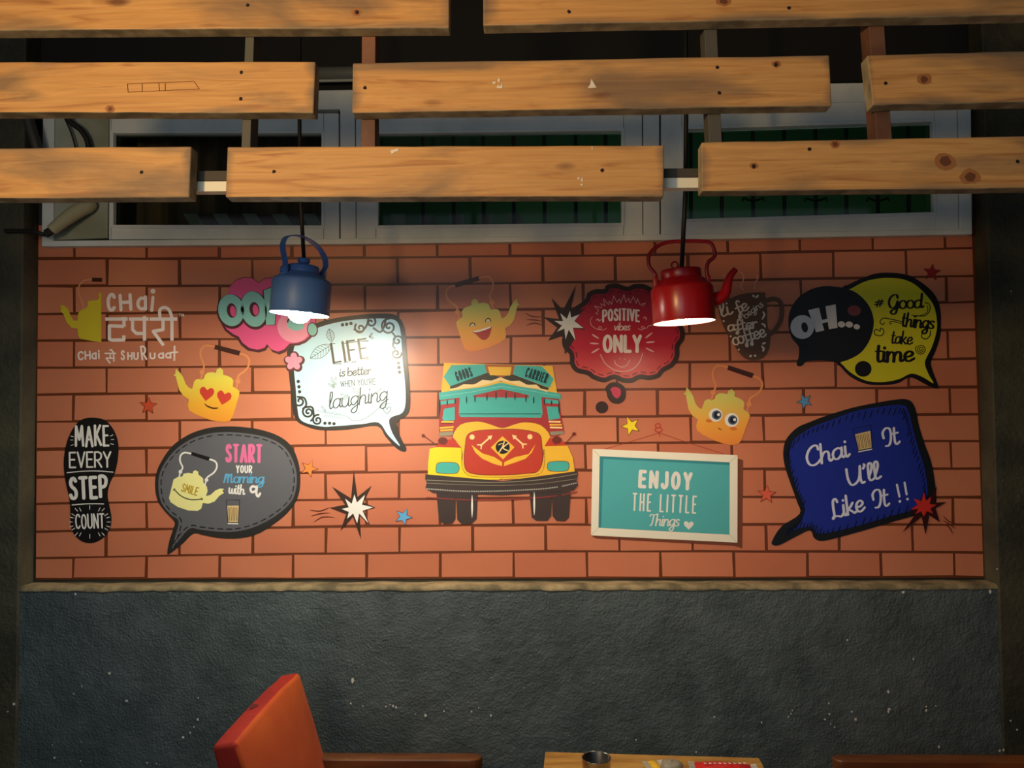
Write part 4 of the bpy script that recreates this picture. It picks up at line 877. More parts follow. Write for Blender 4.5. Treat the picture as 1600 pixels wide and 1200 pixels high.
text(Ink(5), 'things', Z('1072,605')[0], Z('1365,630')[0], 24, 3, font='script', contrast=.35, slant=.05).mk('lettering', k_ol, yb)
text(Ink(5), 'take', Z('985,750')[0], Z('1180,760')[0], 22, 2.6, font='script', contrast=.3, slant=.08).mk('lettering', k_ol, yb)
text(Ink(5), 'time', Z('850,915')[0], Z('1200,905')[0], 31, 4.4, font='script', contrast=.4, slant=.05).mk('lettering', k_ol, yb)
a_ = Ink(5).line(Z('1090,560 1000,540 930,530 900,560 920,585 938,570'), 1.5, smooth=True).line(Z('1080,575 1020,560 985,560 985,578 1000,575'), 1.3, smooth=True)
a_.line(Z('1285,400 1320,410 1325,460 1290,505 1240,512 1170,505'), 1.4, smooth=True).line(Z('1300,420 1308,460 1280,495 1190,520'), 1.1, smooth=True)
a_.line(Z('850,640 860,670 905,680 930,660 930,630 905,615 900,640 870,625 850,640'), 1.5, smooth=True)
spiral(a_, *Z('1248,795')[0], 1, 8.6, 0, 2.6, 1.3)
a_.line(Z('1330,640 1325,680 1290,708 1255,690 1262,660 1285,660'), 1.6, smooth=True)
a_.mk('ray_pattern', k_ol, yb, kind='stuff')
ob = fill('oh_bubble', cr2(Z('480,258 600,275 700,315 790,400 838,500 845,600 810,720 740,820 640,880 540,905 420,890 330,888 270,900 235,935 200,938 190,915 208,850 205,770 150,700 122,600 130,480 190,370 290,295 390,262'), 4, True), vin('bubble_jet', (22, 21, 24)), mural, 6, label='round black speech bubble reading OH')
fill('bubble_spot', ell(*Z('680,465')[0], 10.5, 8.2, 5), vin('dusty_rose', (128, 62, 66)), ob, 7)
k_ohw = vin('oh_white', (214, 214, 218))
fill('letter', ell(*Z('238,605')[0], 18.5, 18.6, 20), k_ohw, ob, 7); fill('letter_hole', ell(*Z('258,608')[0], 5, 8, -12), vin('bubble_jet', (22, 21, 24)), ob, 8)
fill('letter', Z('288,462 380,440 405,545 450,535 435,428 522,412 538,612 465,625 455,562 408,575 425,635 355,650'), k_ohw, ob, 7)
for s, r in (((572, 583), 5.8), ((638, 584), 5.8), ((702, 603), 5.0)): fill('letter_dot', ell(*Z('%d,%d' % s)[0], r, r*.82, 10), k_ohw, ob, 7)

# --- navy bubble
Z = lambda s: zz(s, (1180, 610), 4.615)
no_ = Z('520,180 700,125 880,88 1000,68 1080,62 1130,85 1160,150 1180,250 1220,380 1270,520 1298,680 1305,800 1280,860 1200,890 1000,945 800,1005 600,1060 480,1085 425,1065 395,1010 300,1050 180,1112 130,1115 122,1085 190,980 320,890 300,800 250,660 212,540 202,440 225,350 300,270 400,225')
nb_ = fill('navy_bubble', cr2(no_, 4, True), vin('bubble_night', (22, 22, 26)), mural, 4, label='navy blue speech bubble reading Chai It')
k_navy = vin('navy', (30, 46, 150))
ni = Z('540,215 720,150 900,118 1060,105 1105,150 1130,250 1165,380 1215,540 1240,680 1235,790 1180,850 980,905 780,965 560,1020 450,1030 400,985 300,1000 230,1040 320,960 350,880 335,800 290,680 250,540 242,440 275,360 400,270')
fill('bubble_fill', cr2(ni, 4, True), k_navy, nb_, 5)
a_ = Ink(6); ring = cr2(ni, 8, True)
for i in range(0, len(ring), 2):
    x, y = ring[i]; l_r = random.uniform(8, 15)
    cxn, cyn = Z('720,600')[0]; sg = 1 if (cxn-x)*.35-(cyn-y) > 0 else -1
    a_.line([(x-2, y+3), (x-2+sg*l_r*.35, y+3-sg*l_r)], 1.7, taper=.4)
a_.mk('hatching', vin('dark_navy', (8, 10, 34)), nb_)
k_lav = vin('lavender_white', (228, 232, 255))
for s, a, h, w, k in (('Chai', '375,560 690,480', 33, 3.6, {}), ('It', '925,418 1050,388', 31, 3.4, {}), ("U'll", '665,700 915,640', 31, 3.6, {}), ('Like', '555,935 800,870', 33, 3.6, {}), ('It', '850,862 975,835', 31, 3.4, {})):
    p = Z(a); text(Ink(7), s, p[0], p[1], h, w, font='script', slant=.12, contrast=.25, **k).mk('lettering', k_lav, nb_)
Ink(7).line(Z('1022,680 1040,765'), 3.4).disc(*Z('1043,800')[0], 2.2).line(Z('1077,665 1092,750'), 3.4).disc(*Z('1098,784')[0], 2.2).mk('lettering', k_lav, nb_)
tea_glass(TG((1327, 673), (40, -8), (5, 36)), nb_, 6)

# ================================================================== KETTLE LAMPS
Y_L = -.57
def kettle_frame(cx, cy, roll):
    o = P(cx, cy, Y_L)
    return Matrix.Translation(o) @ Matrix.Rotation(math.radians(roll), 4, 'Y')
PX = (2.5907-.57)/F
def enam(name, rgb, r=.3):
    m_ = mat(name, rgb, r, spec=.5); bump(m_, 40, .12, .002); return m_
cordm = mat('black_cord', (16, 15, 15), .6)
inm = mat('kettle_inside_enamel', (226, 214, 190), .45)
def bulb_mat(name, col, s):
    m_ = mat(name, (255, 250, 240), .4, emis=col, es=s); return m_
def lamp(name, lab, cx, cy, roll, R_, H, neck, mm, bm, bulb_z, bulb_r, cordpx):
    """cx,cy = rim centre"""
    M = kettle_frame(cx, cy, roll)
    root = thing(name, lab, 'pendant lamp', M.translation, 'kettle pendant lamps')
    r, h = R_*PX, H*PX
    prof = [(r*.985, 0), (r, .003), (r*1.0, h*.78), (r*.985, h*.82), (r*.95, h*.85), (r*.80, h*.91), (neck*PX*1.05, h*1.0), (neck*PX, h*1.02), (neck*PX*.5, h*1.02), (.003, h*1.02)]
    inn = [(.003, h*.97), (neck*PX*.8, h*.97), (r*.78, h*.88), (r*.955, h*.77), (r*.955, .001)]
    G().lathe(prof, M, 56).mk('body', mm, root, smooth=True)
    G().lathe(inn+[(r*.985, 0)], M, 56).mk('inner_shell', inm, root, smooth=True)
    G().lathe([(r*.985, -.0005), (r*1.012, .001), (r*1.012, .005), (r*.99, .0065)], M, 56).mk('rolled_rim', mm, root, smooth=True)
    # bulb
    MB_ = M @ Matrix.Translation((0, 0, bulb_z))
    pr = [(bulb_r*math.sin(a), -bulb_r*math.cos(a)) for a in [i*math.pi/16 for i in range(13)]]+[(bulb_r*.55, bulb_r*1.25)]
    G().lathe(pr, MB_, 28).mk('bulb', bm, root, smooth=True)
    G().lathe([(bulb_r*.56, bulb_r*1.2), (bulb_r*.6, bulb_r*1.9), (.004, bulb_r*1.95)], MB_, 20).mk('lamp_socket', mat('white_socket', (220, 220, 215), .4), root, smooth=True)
    return root, M, r, h
bm1 = bulb_mat('cool_led_bulb', (1, .95, .78), BLUE_BULB)
bm2 = bulb_mat('warm_led_bulb', (1, .82, .62), RED_BULB)
blue = enam('blue_enamel', (88, 130, 198), .45)
root, M, r, h = lamp('kettle_pendant_lamp', 'blue enamel kettle lamp hanging on a black cord, lit white', 468, 491, 4.6, 46, 64, 27, blue, bm1, .008, .031, None)
# lid, lug, strap handle
G().lathe([(.040, h*.99), (.0405, h*1.16), (.038, h*1.20), (.030, h*1.22), (.003, h*1.23)], M, 44).mk('lid', blue, root, smooth=True)
G().lathe([(.010, h*1.22), (.012, h*1.27), (.016, h*1.30), (.015, h*1.38), (.006, h*1.40)], M, 24).mk('lid_knob', blue, root, smooth=True)
ang = math.radians(52)
def hp(x, z, off=0): return M @ Vector((x*math.cos(ang), x*math.sin(ang)+off, z))
hpts = crv([(-.062, .093), (-.056, .125), (-.058, .155), (-.062, .182), (-.050, .206), (-.024, .216), (.010, .212), (.040, .196), (.060, .168), (.066, .140), (.058, .118), (.058, .096)], 5)if 0 else \
    crv([(-.058, .096, 0), (-.054, .120, 0), (-.062, .145, 0), (-.066, .168, 0), (-.056, .188, 0), (-.026, .197, 0), (.012, .193, 0), (.044, .178, 0), (.064, .156, 0), (.068, .134, 0), (.058, .116, 0), (.056, .096, 0)], 5)
v = []; f = []
sd = Vector((-math.sin(ang), math.cos(ang), 0))
for i, p in enumerate(hpts):
    a = hpts[max(i-1, 0)]; b = hpts[min(i+1, len(hpts)-1)]; t = (b-a).normalized(); nrm = Vector((-t.y, t.x, 0))
    for s1, s2 in ((-1, -1), (1, -1), (1, 1), (-1, 1)):
        q = Vector((p.x*math.cos(ang), p.x*math.sin(ang), p.y))+sd*.0105*s1+Vector((nrm.x*math.cos(ang), nrm.x*math.sin(ang), nrm.y))*.0012*s2
        v.append(M@q)
for i in range(len(hpts)-1):
    for j in range(4): f.append((i*4+j, i*4+(j+1) % 4, (i+1)*4+(j+1) % 4, (i+1)*4+j))
f += [(0, 1, 2, 3), tuple(len(v)-4+k for k in (3, 2, 1, 0))]
mk('handle', v, f, blue, root)
for s in (-1, 1):
    g = G(); Mb = M @ Matrix.Rotation(ang, 4, 'Z') @ Matrix.Translation((s*.056, 0, .098))
    g.box((-.005, -.012, -.012), (.005, .012, .016), Mb); lug = g.mk('handle_lug', blue, root, bev=.002)
    g = G()
    for z_ in (-.004, .008): g.lathe([(.0045, 0), (.0045, .004), (.0005, .005)], Mb@Matrix.Translation((s*.005, 0, z_))@Matrix.Rotation(s*math.pi/2, 4, 'Y'), 10)
    g.mk('rivet', blue, lug, smooth=True)
ct = P(470, -60, Y_L); ct = Vector((P(468, 300, Y_L).x, Y_L, CEIL))
tp_ = M @ Vector((.0, 0, h*1.36))
G().tube([tp_, Vector((P(469, 300, Y_L).x, Y_L, P(469, 300, Y_L).z)), Vector((P(468, 180, Y_L).x, Y_L, P(468, 180, Y_L).z)), Vector((P(467, 60, Y_L).x, Y_L, CEIL))], .0052, 10).mk('cord', cordm, root, smooth=True)

red = enam('red_enamel', (178, 22, 30), .28)
root2, M2, r, h = lamp('kettle_pendant_lamp', 'red enamel kettle lamp with spout hanging on a black cord', 1069, 503.5, -3.0, 48, 66, 34, red, bm2, .027, .026, None)
G().lathe([(.048, h*.99), (.0505, h*1.03), (.0510, h*1.21), (.050, h*1.24), (.030, h*1.26), (.003, h*1.27)], M2, 44).mk('lid', red, root2, smooth=True)
kn = M2@Vector((-.014, -.0, h*1.33))
G().tube([kn+Vector((.0085*math.cos(a), 0, .0085*math.sin(a)+.004)) for a in [i*math.pi/8 for i in range(17)]], .0024, 8).mk('lid_ring', red, root2, smooth=True)
L2 = lambda px, py, dy=0: P(px, py, Y_L+dy)
Z = lambda s, dy=0: [L2(a, b, dy) for a, b in zz(s, (1000, 360), 5.456)]
hp_ = crv(Z('132,455 135,400 125,365 95,330 75,290 72,235 90,190 130,150 190,115 270,97 360,92 440,90 520,92 580,98 612,120 630,160 640,205 625,235 590,262 572,300 568,345 578,395 578,440'), 3)
G().tube(hp_, .0026, 10, flat=1.9).mk('handle', red, root2, smooth=True)
for s in ('132,440', '578,430'):
    c = Z(s)[0]; G().box((c.x-.006, c.y-.012, c.z-.014), (c.x+.006, c.y+.012, c.z+.012)).mk('handle_lug', red, root2, bev=.003)
sp = crv(Z('600,600 650,585 700,560 730,520 745,460 760,410 785,365 815,332'), 4)
n_s = len(sp); G().tube(sp, [.026*(1-i/(n_s-1))**1.3*.50+.0075 for i in range(n_s)], 16).mk('spout', red, root2, smooth=True)
a = Z('388,345 388,-400')
G().tube([M2@Vector((.003, 0, h*1.3)), Vector((L2(1071, 300).x, Y_L, L2(1071, 300).z)), Vector((L2(1072, 180).x, Y_L, L2(1072, 180).z)), Vector((L2(1074, 0).x, Y_L, CEIL))], .0058, 10).mk('cord', cordm, root2, smooth=True)

# ================================================================== SLAT SCREEN
YS, AL = -1.30, .052
def PS(px, py, d=0.0):
    """point on the slat plane (leans a little to the room at its foot), d metres behind it"""
    dr = CR*((px-800)/F)+CU*((600-py)/F)+CF
    # plane: y = YS + AL*(z-2.0) + d
    t = (YS+d+AL*(CAM.z-2.0)-CAM.y)/(dr.y-AL*dr.z)
    return CAM+dr*t
nrm = Vector((0, 1, -AL)).normalized()
wood = bpy.data.materials.new('pine_plank'); wood.use_nodes = True; MATS['pine'] = wood
n_, l_, b_ = nt(wood)
tc = n_.new('ShaderNodeTexCoord'); oi = n_.new('ShaderNodeObjectInfo'); ad = n_.new('ShaderNodeVectorMath'); ad.operation = 'MULTIPLY_ADD'
cmb = n_.new('ShaderNodeCombineXYZ'); l_.new(oi.outputs['Random'], cmb.inputs[0]); l_.new(oi.outputs['Random'], cmb.inputs[2])
ad.inputs[1].default_value = (7, 1, 9); l_.new(cmb.outputs[0], ad.inputs[0]); l_.new(tc.outputs['Object'], ad.inputs[2])
def mapn(sc_, src=ad.outputs[0]):
    q = n_.new('ShaderNodeMapping'); q.inputs['Scale'].default_value = sc_; l_.new(src, q.inputs[0]); return q
def noi(sc_, s, d=6, dist=0):
    q = n_.new('ShaderNodeTexNoise'); q.inputs['Scale'].default_value = s; q.inputs['Detail'].default_value = d; q.inputs['Distortion'].default_value = dist; l_.new(mapn(sc_).outputs[0], q.inputs['Vector']); return q
def rmp(src, stops):
    q = n_.new('ShaderNodeValToRGB'); e = q.color_ramp.elements
    while len(e) < len(stops): e.new(.5)
    for a, (p, c) in zip(e, stops): a.position = p; a.color = (lin(c[0]), lin(c[1]), lin(c[2]), 1)
    l_.new(src, q.inputs[0]); return q
def mixc(f_, a, b, mode='MIX'):
    q = n_.new('ShaderNodeMix'); q.data_type = 'RGBA'; q.blend_type = mode
    if isinstance(f_, (int, float)): q.inputs[0].default_value = f_
    else: l_.new(f_, q.inputs[0])
    for s, i in ((a, 6), (b, 7)):
        if isinstance(s, tuple): q.inputs[i].default_value = (lin(s[0]), lin(s[1]), lin(s[2]), 1)
        else: l_.new(s, q.inputs[i])
    return q
grain = noi((2.2, 10, 34), 1.6, 6, 1.6)
base = rmp(grain.outputs[0], [(.28, (172, 112, 62)), (.42, (208, 150, 86)), (.6, (220, 164, 98)), (.74, (184, 124, 68))])
fine = noi((3, 10, 130), 1.5, 3)
fr_ = rmp(fine.outputs[0], [(.35, (200, 200, 200)), (.6, (255, 255, 255))])
c1 = mixc(.3, base.outputs[2] if False else base.outputs[0], fr_.outputs[0], 'MULTIPLY')
grey = noi((1.6, 10, 5), 2.0, 5, .4)
gm = rmp(grey.outputs[0], [(.50, (0, 0, 0)), (.64, (225, 225, 225))])
c2 = mixc(gm.outputs[0], c1.outputs[2], (118, 96, 76))
sg_ = n_.new('ShaderNodeSeparateXYZ'); l_.new(tc.outputs['Generated'], sg_.inputs[0])
ed = n_.new('ShaderNodeMath'); ed.operation = 'SUBTRACT'; ed.inputs[1].default_value = .5; l_.new(sg_.outputs['Z'], ed.inputs[0])
ea = n_.new('ShaderNodeMath'); ea.operation = 'ABSOLUTE'; l_.new(ed.outputs[0], ea.inputs[0])
def mth_(op, a, b=None, c=None):
    q = n_.new('ShaderNodeMath'); q.operation = op
    for i, x in enumerate((a, b, c)):
        if x is None: continue
        if isinstance(x, (int, float)): q.inputs[i].default_value = x
        else: l_.new(x, q.inputs[i])
    return q
ex = mth_('MULTIPLY_ADD', mth_('ABSOLUTE', mth_('SUBTRACT', sg_.outputs['X'], .5).outputs[0]).outputs[0], 7, -3.0)
ea = mth_('MAXIMUM', ea.outputs[0], ex.outputs[0])
en = noi((2.5, 10, 9), 1.6, 4, .3); em = n_.new('ShaderNodeMath'); em.operation = 'MULTIPLY_ADD'; em.inputs[1].default_value = .55; l_.new(en.outputs[0], em.inputs[0]); l_.new(ea.outputs[0], em.inputs[2])
er = rmp(em.outputs[0], [(.64, (0, 0, 0)), (.80, (225, 225, 225))])
c2 = mixc(er.outputs[0], c2.outputs[2], (104, 92, 80))
vor = n_.new('ShaderNodeTexVoronoi'); vor.inputs['Scale'].default_value = 1.0; l_.new(mapn((4.2, .5, 11)).outputs[0], vor.inputs['Vector'])
km = rmp(vor.outputs['Distance'], [(.05, (230, 230, 230)), (.11, (60, 60, 60)), (.19, (0, 0, 0))])
c3 = mixc(km.outputs[0], c2.outputs[2], (96, 50, 24))
l_.new(c3.outputs[2], b_.inputs['Base Color']); b_.inputs['Roughness'].default_value = .55
bu = n_.new('ShaderNodeBump'); bu.inputs['Strength'].default_value = .25; bu.inputs['Distance'].default_value = .003; l_.new(grain.outputs[0], bu.inputs['Height']); l_.new(bu.outputs[0], b_.inputs['Normal'])
greyw = mat('weathered_wood_edge', (128, 116, 88), .75); mottle(greyw, (130, 116, 90), (184, 166, 130), 30)

screen = thing('slatted_ceiling_screen', 'staggered orange pine planks screwed to posts hung from the ceiling', 'slat screen', (0, YS, CEIL))
T_ = .028
def plank(q, lab=None):
    q = list(q)                      # the rows run on past the frame
    ext = lambda a, b, dx: (a[0]+dx, a[1]+(a[1]-b[1])/(a[0]-b[0])*dx)
    if q[0][0] < 0: q[0], q[3] = ext(q[0], q[1], -220), ext(q[3], q[2], -220)
    if q[1][0] > 1600: q[1], q[2] = ext(q[1], q[0], 220), ext(q[2], q[3], 220)
    fr0 = [PS(a, b) for a, b in q]; n = 14
    # long edges slightly wavy, worn
    v = []; f = []
    rnd = random.Random(int(q[0][0]*7+q[0][1]))
    top = [fr0[0].lerp(fr0[1], i/n) for i in range(n+1)]; bot = [fr0[3].lerp(fr0[2], i/n) for i in range(n+1)]
    for i in range(n+1):
        j1, j2 = rnd.uniform(-.0006, .0006), rnd.uniform(-.0006, .0006)
        v += [top[i]+Vector((0, 0, j1)), bot[i]+Vector((0, 0, j2)), bot[i]+Vector((0, 0, j2))+nrm*T_, top[i]+Vector((0, 0, j1))+nrm*T_]
    for i in range(n):
        for j in range(4): f.append((i*4+j, i*4+(j+1) % 4, (i+1)*4+(j+1) % 4, (i+1)*4+j))
    f += [(3, 2, 1, 0), (n*4, n*4+1, n*4+2, n*4+3)]
    o = mk('plank', v, f, wood, screen)
    o.data.materials.append(greyw)
    for p in o.data.polygons:
        if abs(p.normal.y) < .5: p.material_index = 1
    b = o.modifiers.new('edge', 'BEVEL'); b.width = .0022; b.segments = 2; b.limit_method = 'ANGLE'; b.angle_limit = math.radians(50)
    if lab: o['label'] = lab
    return o
PLK = [plank(q, lab) for q, lab in (
    ([(-60, -42), (702, -36), (702, 43), (-60, 47)], None),
    ([(755, -38), (1660, -58), (1660, 22), (755, 40)], None),
    ([(-60, 97), (493, 96), (490, 176), (-60, 175)], 'plank with a faint traced sticker outline'),
    ([(551, 98), (1296, 86), (1300, 165), (550, 176)], 'plank with two white paint chips'),
    ([(1355, 86), (1660, 78), (1664, 158), (1364, 164)], None),
    ([(-60, 232), (299, 228), (296, 308), (-60, 310)], None),
    ([(355, 229), (1038, 227), (1037, 307), (352, 308)], 'weathered plank with grey worn lower edge'),
    ([(1096, 222), (1660, 211), (1660, 293), (1096, 299)], 'plank with two large dark knots'))]
holem = mat('screw_hole_dark', (28, 12, 8), .8); rustm = mat('rusty_screw', (92, 40, 24), .6)
def spot(px, py, r, i, m_, name, d=-.0006, st=1.0):
    n = 12; c = PS(px, py, d); v = []
    for k in range(n):
        a = 2*math.pi*k/n; q = r/F*1.3*random.uniform(.85, 1.15); v.append(c+Vector((q*math.cos(a)*st, AL*q*math.sin(a), q*math.sin(a))))
    mk(name, v+[p+Vector((0, .0005, 0)) for p in v], [tuple(range(n))]+[(k, k+n, (k+1) % n+n, (k+1) % n) for k in range(n)], m_, PLK[i])
for px, py, i in ((387, 8, 0), (558, 19, 0), (889, 18, 1), (1233, 12, 1), (377, 113, 2), (376, 154, 2), (570, 137, 3), (1121, 105, 3), (1124, 145, 3), (1212, 101, 3), (1384, 130, 4), (221, 269, 5), (428, 268, 6), (941, 266, 6), (1178, 260, 7), (1265, 233, 7), (1590, 252, 7)):
    spot(px, py, 2.9, i, holem, 'screw_hole')
knotm = mat('dark_knot', (112, 64, 36), .6); knot2 = mat('knot_halo', (168, 108, 58), .6)
for px, py, r, i in ((1477, 252, 10, 7), (1516, 276, 9, 7), (1444, 124, 7, 4), (1213, 100, 4.5, 3), (1131, 1, 7, 1), (172, 170, 4.5, 2), (1178, 259, 4, 7), (1305, 225, 5, 7), (557, 19, 5, 0)):
    spot(px, py, r*1.35, i, knot2, 'knot_ring', -.0002, 1.3); spot(px, py, r*.85, i, knotm, 'knot', -.0004)
chip = mat('white_paint_chip', (236, 222, 200), .5)
def chips(i, polys):
    for p in polys:
        mk('paint_chip', [PS(a, b, -.0008) for a, b in p], [tuple(range(len(p)))], chip, PLK[i])
chips(3, [[(769, 128), (775, 127), (774, 131), (770, 131)], [(778, 123), (781, 122), (781, 128), (777, 128)], [(777, 133), (782, 135), (785, 129), (785, 138), (776, 138)], [(924, 123), (932, 137), (918, 138), (922, 132)]])
chips(6, [[(610, 235), (622, 232), (623, 235), (618, 237), (612, 241)], [(901, 279), (906, 276), (905, 281)], [(907, 282), (910, 276), (911, 284)], [(906, 287), (911, 288), (909, 291)], [(924, 230), (926, 228), (926, 235)]])
# traced outline on the second-row left plank
pen = mat('traced_pen_line', (140, 84, 40), .6)
g = G()
for a, b in (((199, 131), (303, 127)), ((303, 127), (311, 139)), ((311, 139), (200, 144)), ((200, 144), (199, 131)), ((222, 131), (222, 143)), ((248, 130), (249, 142)), ((258, 130), (258, 142))):
    p, q = PS(*a, -.0006), PS(*b, -.0006); g.tube([p, q], .0005, 4)
g.mk('traced_outline', pen, PLK[2])
# posts behind the planks
pb_ = mat('brown_post_paint', (110, 70, 48), .6); mottle(pb_, (84, 54, 38), (128, 84, 60), 12); pg_ = mat('grey_post_paint', (84, 80, 70), .6)
def post(p0, p1, w, m_, lab):
    """p0 = low px centre, p1 = high px centre"""
    a, b = PS(p0[0], p0[1], T_+.001), PS(p1[0], p1[1], T_+.001)
    t = (CEIL-a.z)/(b.z-a.z); b = a+(b-a)*t
    hw = w/F*1.32/2; d = nrm*.035
    v = []
    for p in (a, b): v += [p+Vector((-hw, 0, 0)), p+Vector((hw, 0, 0)), p+Vector((hw, 0, 0))+d, p+Vector((-hw, 0, 0))+d]
    mk('post', v, [(0, 1, 2, 3), (7, 6, 5, 4), (0, 4, 5, 1), (1, 5, 6, 2), (2, 6, 7, 3), (3, 7, 4, 0)], m_, screen, label=lab, bev=.001)
post((383, 262), (390, 60), 14.5, pg_, 'grey painted post'); post((575, 296), (576, 60), 22, pb_, 'brown painted post')
post((1120, 262), (1111, 60), 20, pg_, 'grey painted post'); post((1387, 290), (1371, 60), 24, pb_, 'brown painted post')
# white channel and dark batten behind the lowest planks
chm = mat('white_metal_channel', (236, 228, 206), .35); btm = mat('dark_batten', (66, 60, 50), .7)
def bar(p, q, y0, y1, th, m_, name, lab):
    v = [PS(p, y0[0], T_+.002), PS(q, y0[1], T_+.002), PS(q, y1[1], T_+.002), PS(p, y1[0], T_+.002)]
    G().prism(v, nrm*th).mk(name, m_, screen, label=lab, bev=.001)
bar(270, 1130, (267, 262.5), (283, 276.5), .02, btm, 'batten', 'dark batten')
bar(270, 1130, (283.5, 277), (299.5, 293), .018, chm, 'metal_channel', 'white metal channel')

# ================================================================== CHAIRS
velm = mat('orange_velvet', (190, 80, 20), .85); b_ = nt(velm)[2]; b_.inputs['Sheen Weight'].default_value = .08; b_.inputs['Sheen Tint'].default_value = (1, .5, .25, 1)
mottle(velm, (166, 48, 8), (194, 84, 12), 4, lo=.3, hi=.7, detail=2); bump(velm, 6, .2, .03, 2)
vred = mat('red_velvet_edge', (166, 34, 24), .85); mottle(vred, (138, 20, 10), (162, 32, 12), 5, lo=.3, hi=.7, detail=2); bump(vred, 12, .3, .02, 3)
armm = mat('brown_varnished_wood', (128, 78, 40), .38); mottle(armm, (84, 44, 20), (118, 70, 34), 5, (1, 6, 6)); pipm = mat('torn_velvet', (90, 14, 12), .9)
def chair(x_tip, y_far, sgn, arm_len, lab):
    """sgn=+1: sitter faces +x. x_tip: x of arm tips, y_far: wall-side arm centre line"""
    W = .49; zs = .45; za = .645
    xb = x_tip-sgn*arm_len                      # backrest front face at arm height
    root = thing('armchair', lab, 'chair', (xb, y_far-W/2, 0), 'orange velvet armchairs')
    yf, yn = y_far+.005, y_far-W+.005
    # backrest: slab reclined
    rec = .30; th = .066; zb0, zb1 = .44, .872
    def bp(z, back, y): return Vector((xb-sgn*(rec*(z-za))-sgn*(th if back else 0), y, z+(-.010 if back else 0)))
    v = []; f = []; ny, nz_ = 8, 8; grid = {}
    g = G()
    def surf(fn, nu, nv):
        k = len(g.v)
        for i in range(nu+1):
            for j in range(nv+1): g.v.append(fn(i/nu, j/nv))
        for i in range(nu):
            for j in range(nv):
                a = k+i*(nv+1)+j; g.f.append((a, a+1, a+nv+2, a+nv+1))
    # one rounded padded slab: velvet faces, dark red border
    us = [0, .10, .3, .5, .7, .90, 1]; ts = [0, .12, .3, .5, .7, .88, 1]; bv = []; bf = []
    for side in (0, 1):
        for a_ in us:
            for b_2 in ts:
                p = bp(zb0+(zb1-zb0)*b_2, side == 1, yn+(yf-yn)*a_)
                pf = math.sin(math.pi*a_)*math.sin(math.pi*b_2)
                q = (1 if side == 0 else -1)*sgn
                p.x += q*(.016*pf**.5-.004)+.002*mn.noise(Vector((a_*6, b_2*6, side)))
                p.z += (.006*math.sin(math.pi*a_)+.004*mn.noise(Vector((a_*4, 1, 3)))) if b_2 == 1 else 0
                bv.append(p)
    N1, N2 = len(us), len(ts); ix = lambda s_, a_, b_2: s_*N1*N2+a_*N2+b_2
    fr_f = []; ed_f = []
    for a_ in range(N1-1):
        for b_2 in range(N2-1):
            fr_f += [(ix(0, a_, b_2), ix(0, a_+1, b_2), ix(0, a_+1, b_2+1), ix(0, a_, b_2+1)), (ix(1, a_, b_2), ix(1, a_, b_2+1), ix(1, a_+1, b_2+1), ix(1, a_+1, b_2))]
        ed_f += [(ix(0, a_, N2-1), ix(0, a_+1, N2-1), ix(1, a_+1, N2-1), ix(1, a_, N2-1)), (ix(0, a_, 0), ix(1, a_, 0), ix(1, a_+1, 0), ix(0, a_+1, 0))]
    for b_2 in range(N2-1):
        ed_f += [(ix(0, 0, b_2), ix(0, 0, b_2+1), ix(1, 0, b_2+1), ix(1, 0, b_2)), (ix(0, N1-1, b_2), ix(1, N1-1, b_2), ix(1, N1-1, b_2+1), ix(0, N1-1, b_2+1))]
    bk = mk('backrest', bv, fr_f+ed_f, velm, root, smooth=True); bk.data.materials.append(vred)
    for k_, pl in enumerate(bk.data.polygons):
        if k_ >= len(fr_f): pl.material_index = 1
    bb = bk.modifiers.new('edge', 'BEVEL'); bb.width = .013; bb.segments = 3; bb.limit_method = 'ANGLE'; bb.angle_limit = math.radians(50)
    # torn patch on the top border
    c = bp(zb1, False, yn+(yf-yn)*.43).lerp(bp(zb1, True, yn+(yf-yn)*.43), .6)+Vector((0, 0, .0085))
    mk('torn_patch', [c+Vector((.012*math.cos(a)*(.8+.3*math.sin(3*a)), .016*math.sin(a), .0)) for a in [i*math.pi/6 for i in range(12)]], [tuple(range(12))], pipm, root)
    # seat cushion
    xs0, xs1 = xb+sgn*.03, xb+sgn*.50
    g = G(); g.box((min(xs0, xs1), yn+.04, zs-.09), (max(xs0, xs1), yf-.04, zs)); g.mk('seat', velm, root, bev=.02)
    for y in (yf-.022, yn+.022):
        # arm with rounded tip
        x0 = xb-sgn*.02; hw = .023; pr = []
        for i in range(9):
            a = -math.pi/2+math.pi*i/8; pr.append((x_tip-sgn*.03+sgn*.03*math.cos(a), y+hw*math.sin(a)))
        pr = [(x0, y-hw)]+pr+[(x0, y+hw)]
        if sgn < 0: pr = pr[::-1]
        G().prism([Vector((a, b, za-.042)) for a, b in pr], (0, 0, .042)).mk('armrest', armm, root, bev=.004)
        G().box((min(x_tip-sgn*.10, x_tip-sgn*.065), y-.016, 0), (max(x_tip-sgn*.10, x_tip-sgn*.065), y+.016, za-.042)).mk('leg', armm, root, bev=.003)
        xq = xb+sgn*.01
        G().prism([Vector((xq-.018, y-.016, za-.042)), Vector((xq+.018, y-.016, za-.042)), Vector((xq+.018, y+.016, za-.042)), Vector((xq-.018, y+.016, za-.042))], (-sgn*.06, 0, -(za-.042))).mk('leg', armm, root, bev=.003)
    g = G(); g.box((min(xs0, x_tip-sgn*.1), yf-.035, zs-.14), (max(xs0, x_tip-sgn*.1), yf-.015, zs-.08)); g.box((min(xs0, x_tip-sgn*.1), yn+.015, zs-.14), (max(xs0, x_tip-sgn*.1), yn+.035, zs-.08)); g.mk('seat_rail', armm, root)
    return root
YA = -.31
tipL = P(754, 1172, YA).x; tipR = P(1297, 1178, YA).x
bx = P(503, 1165, -.34).x
chair(tipL, YA, 1, tipL-bx, 'orange velvet armchair facing right with brown wooden arm')
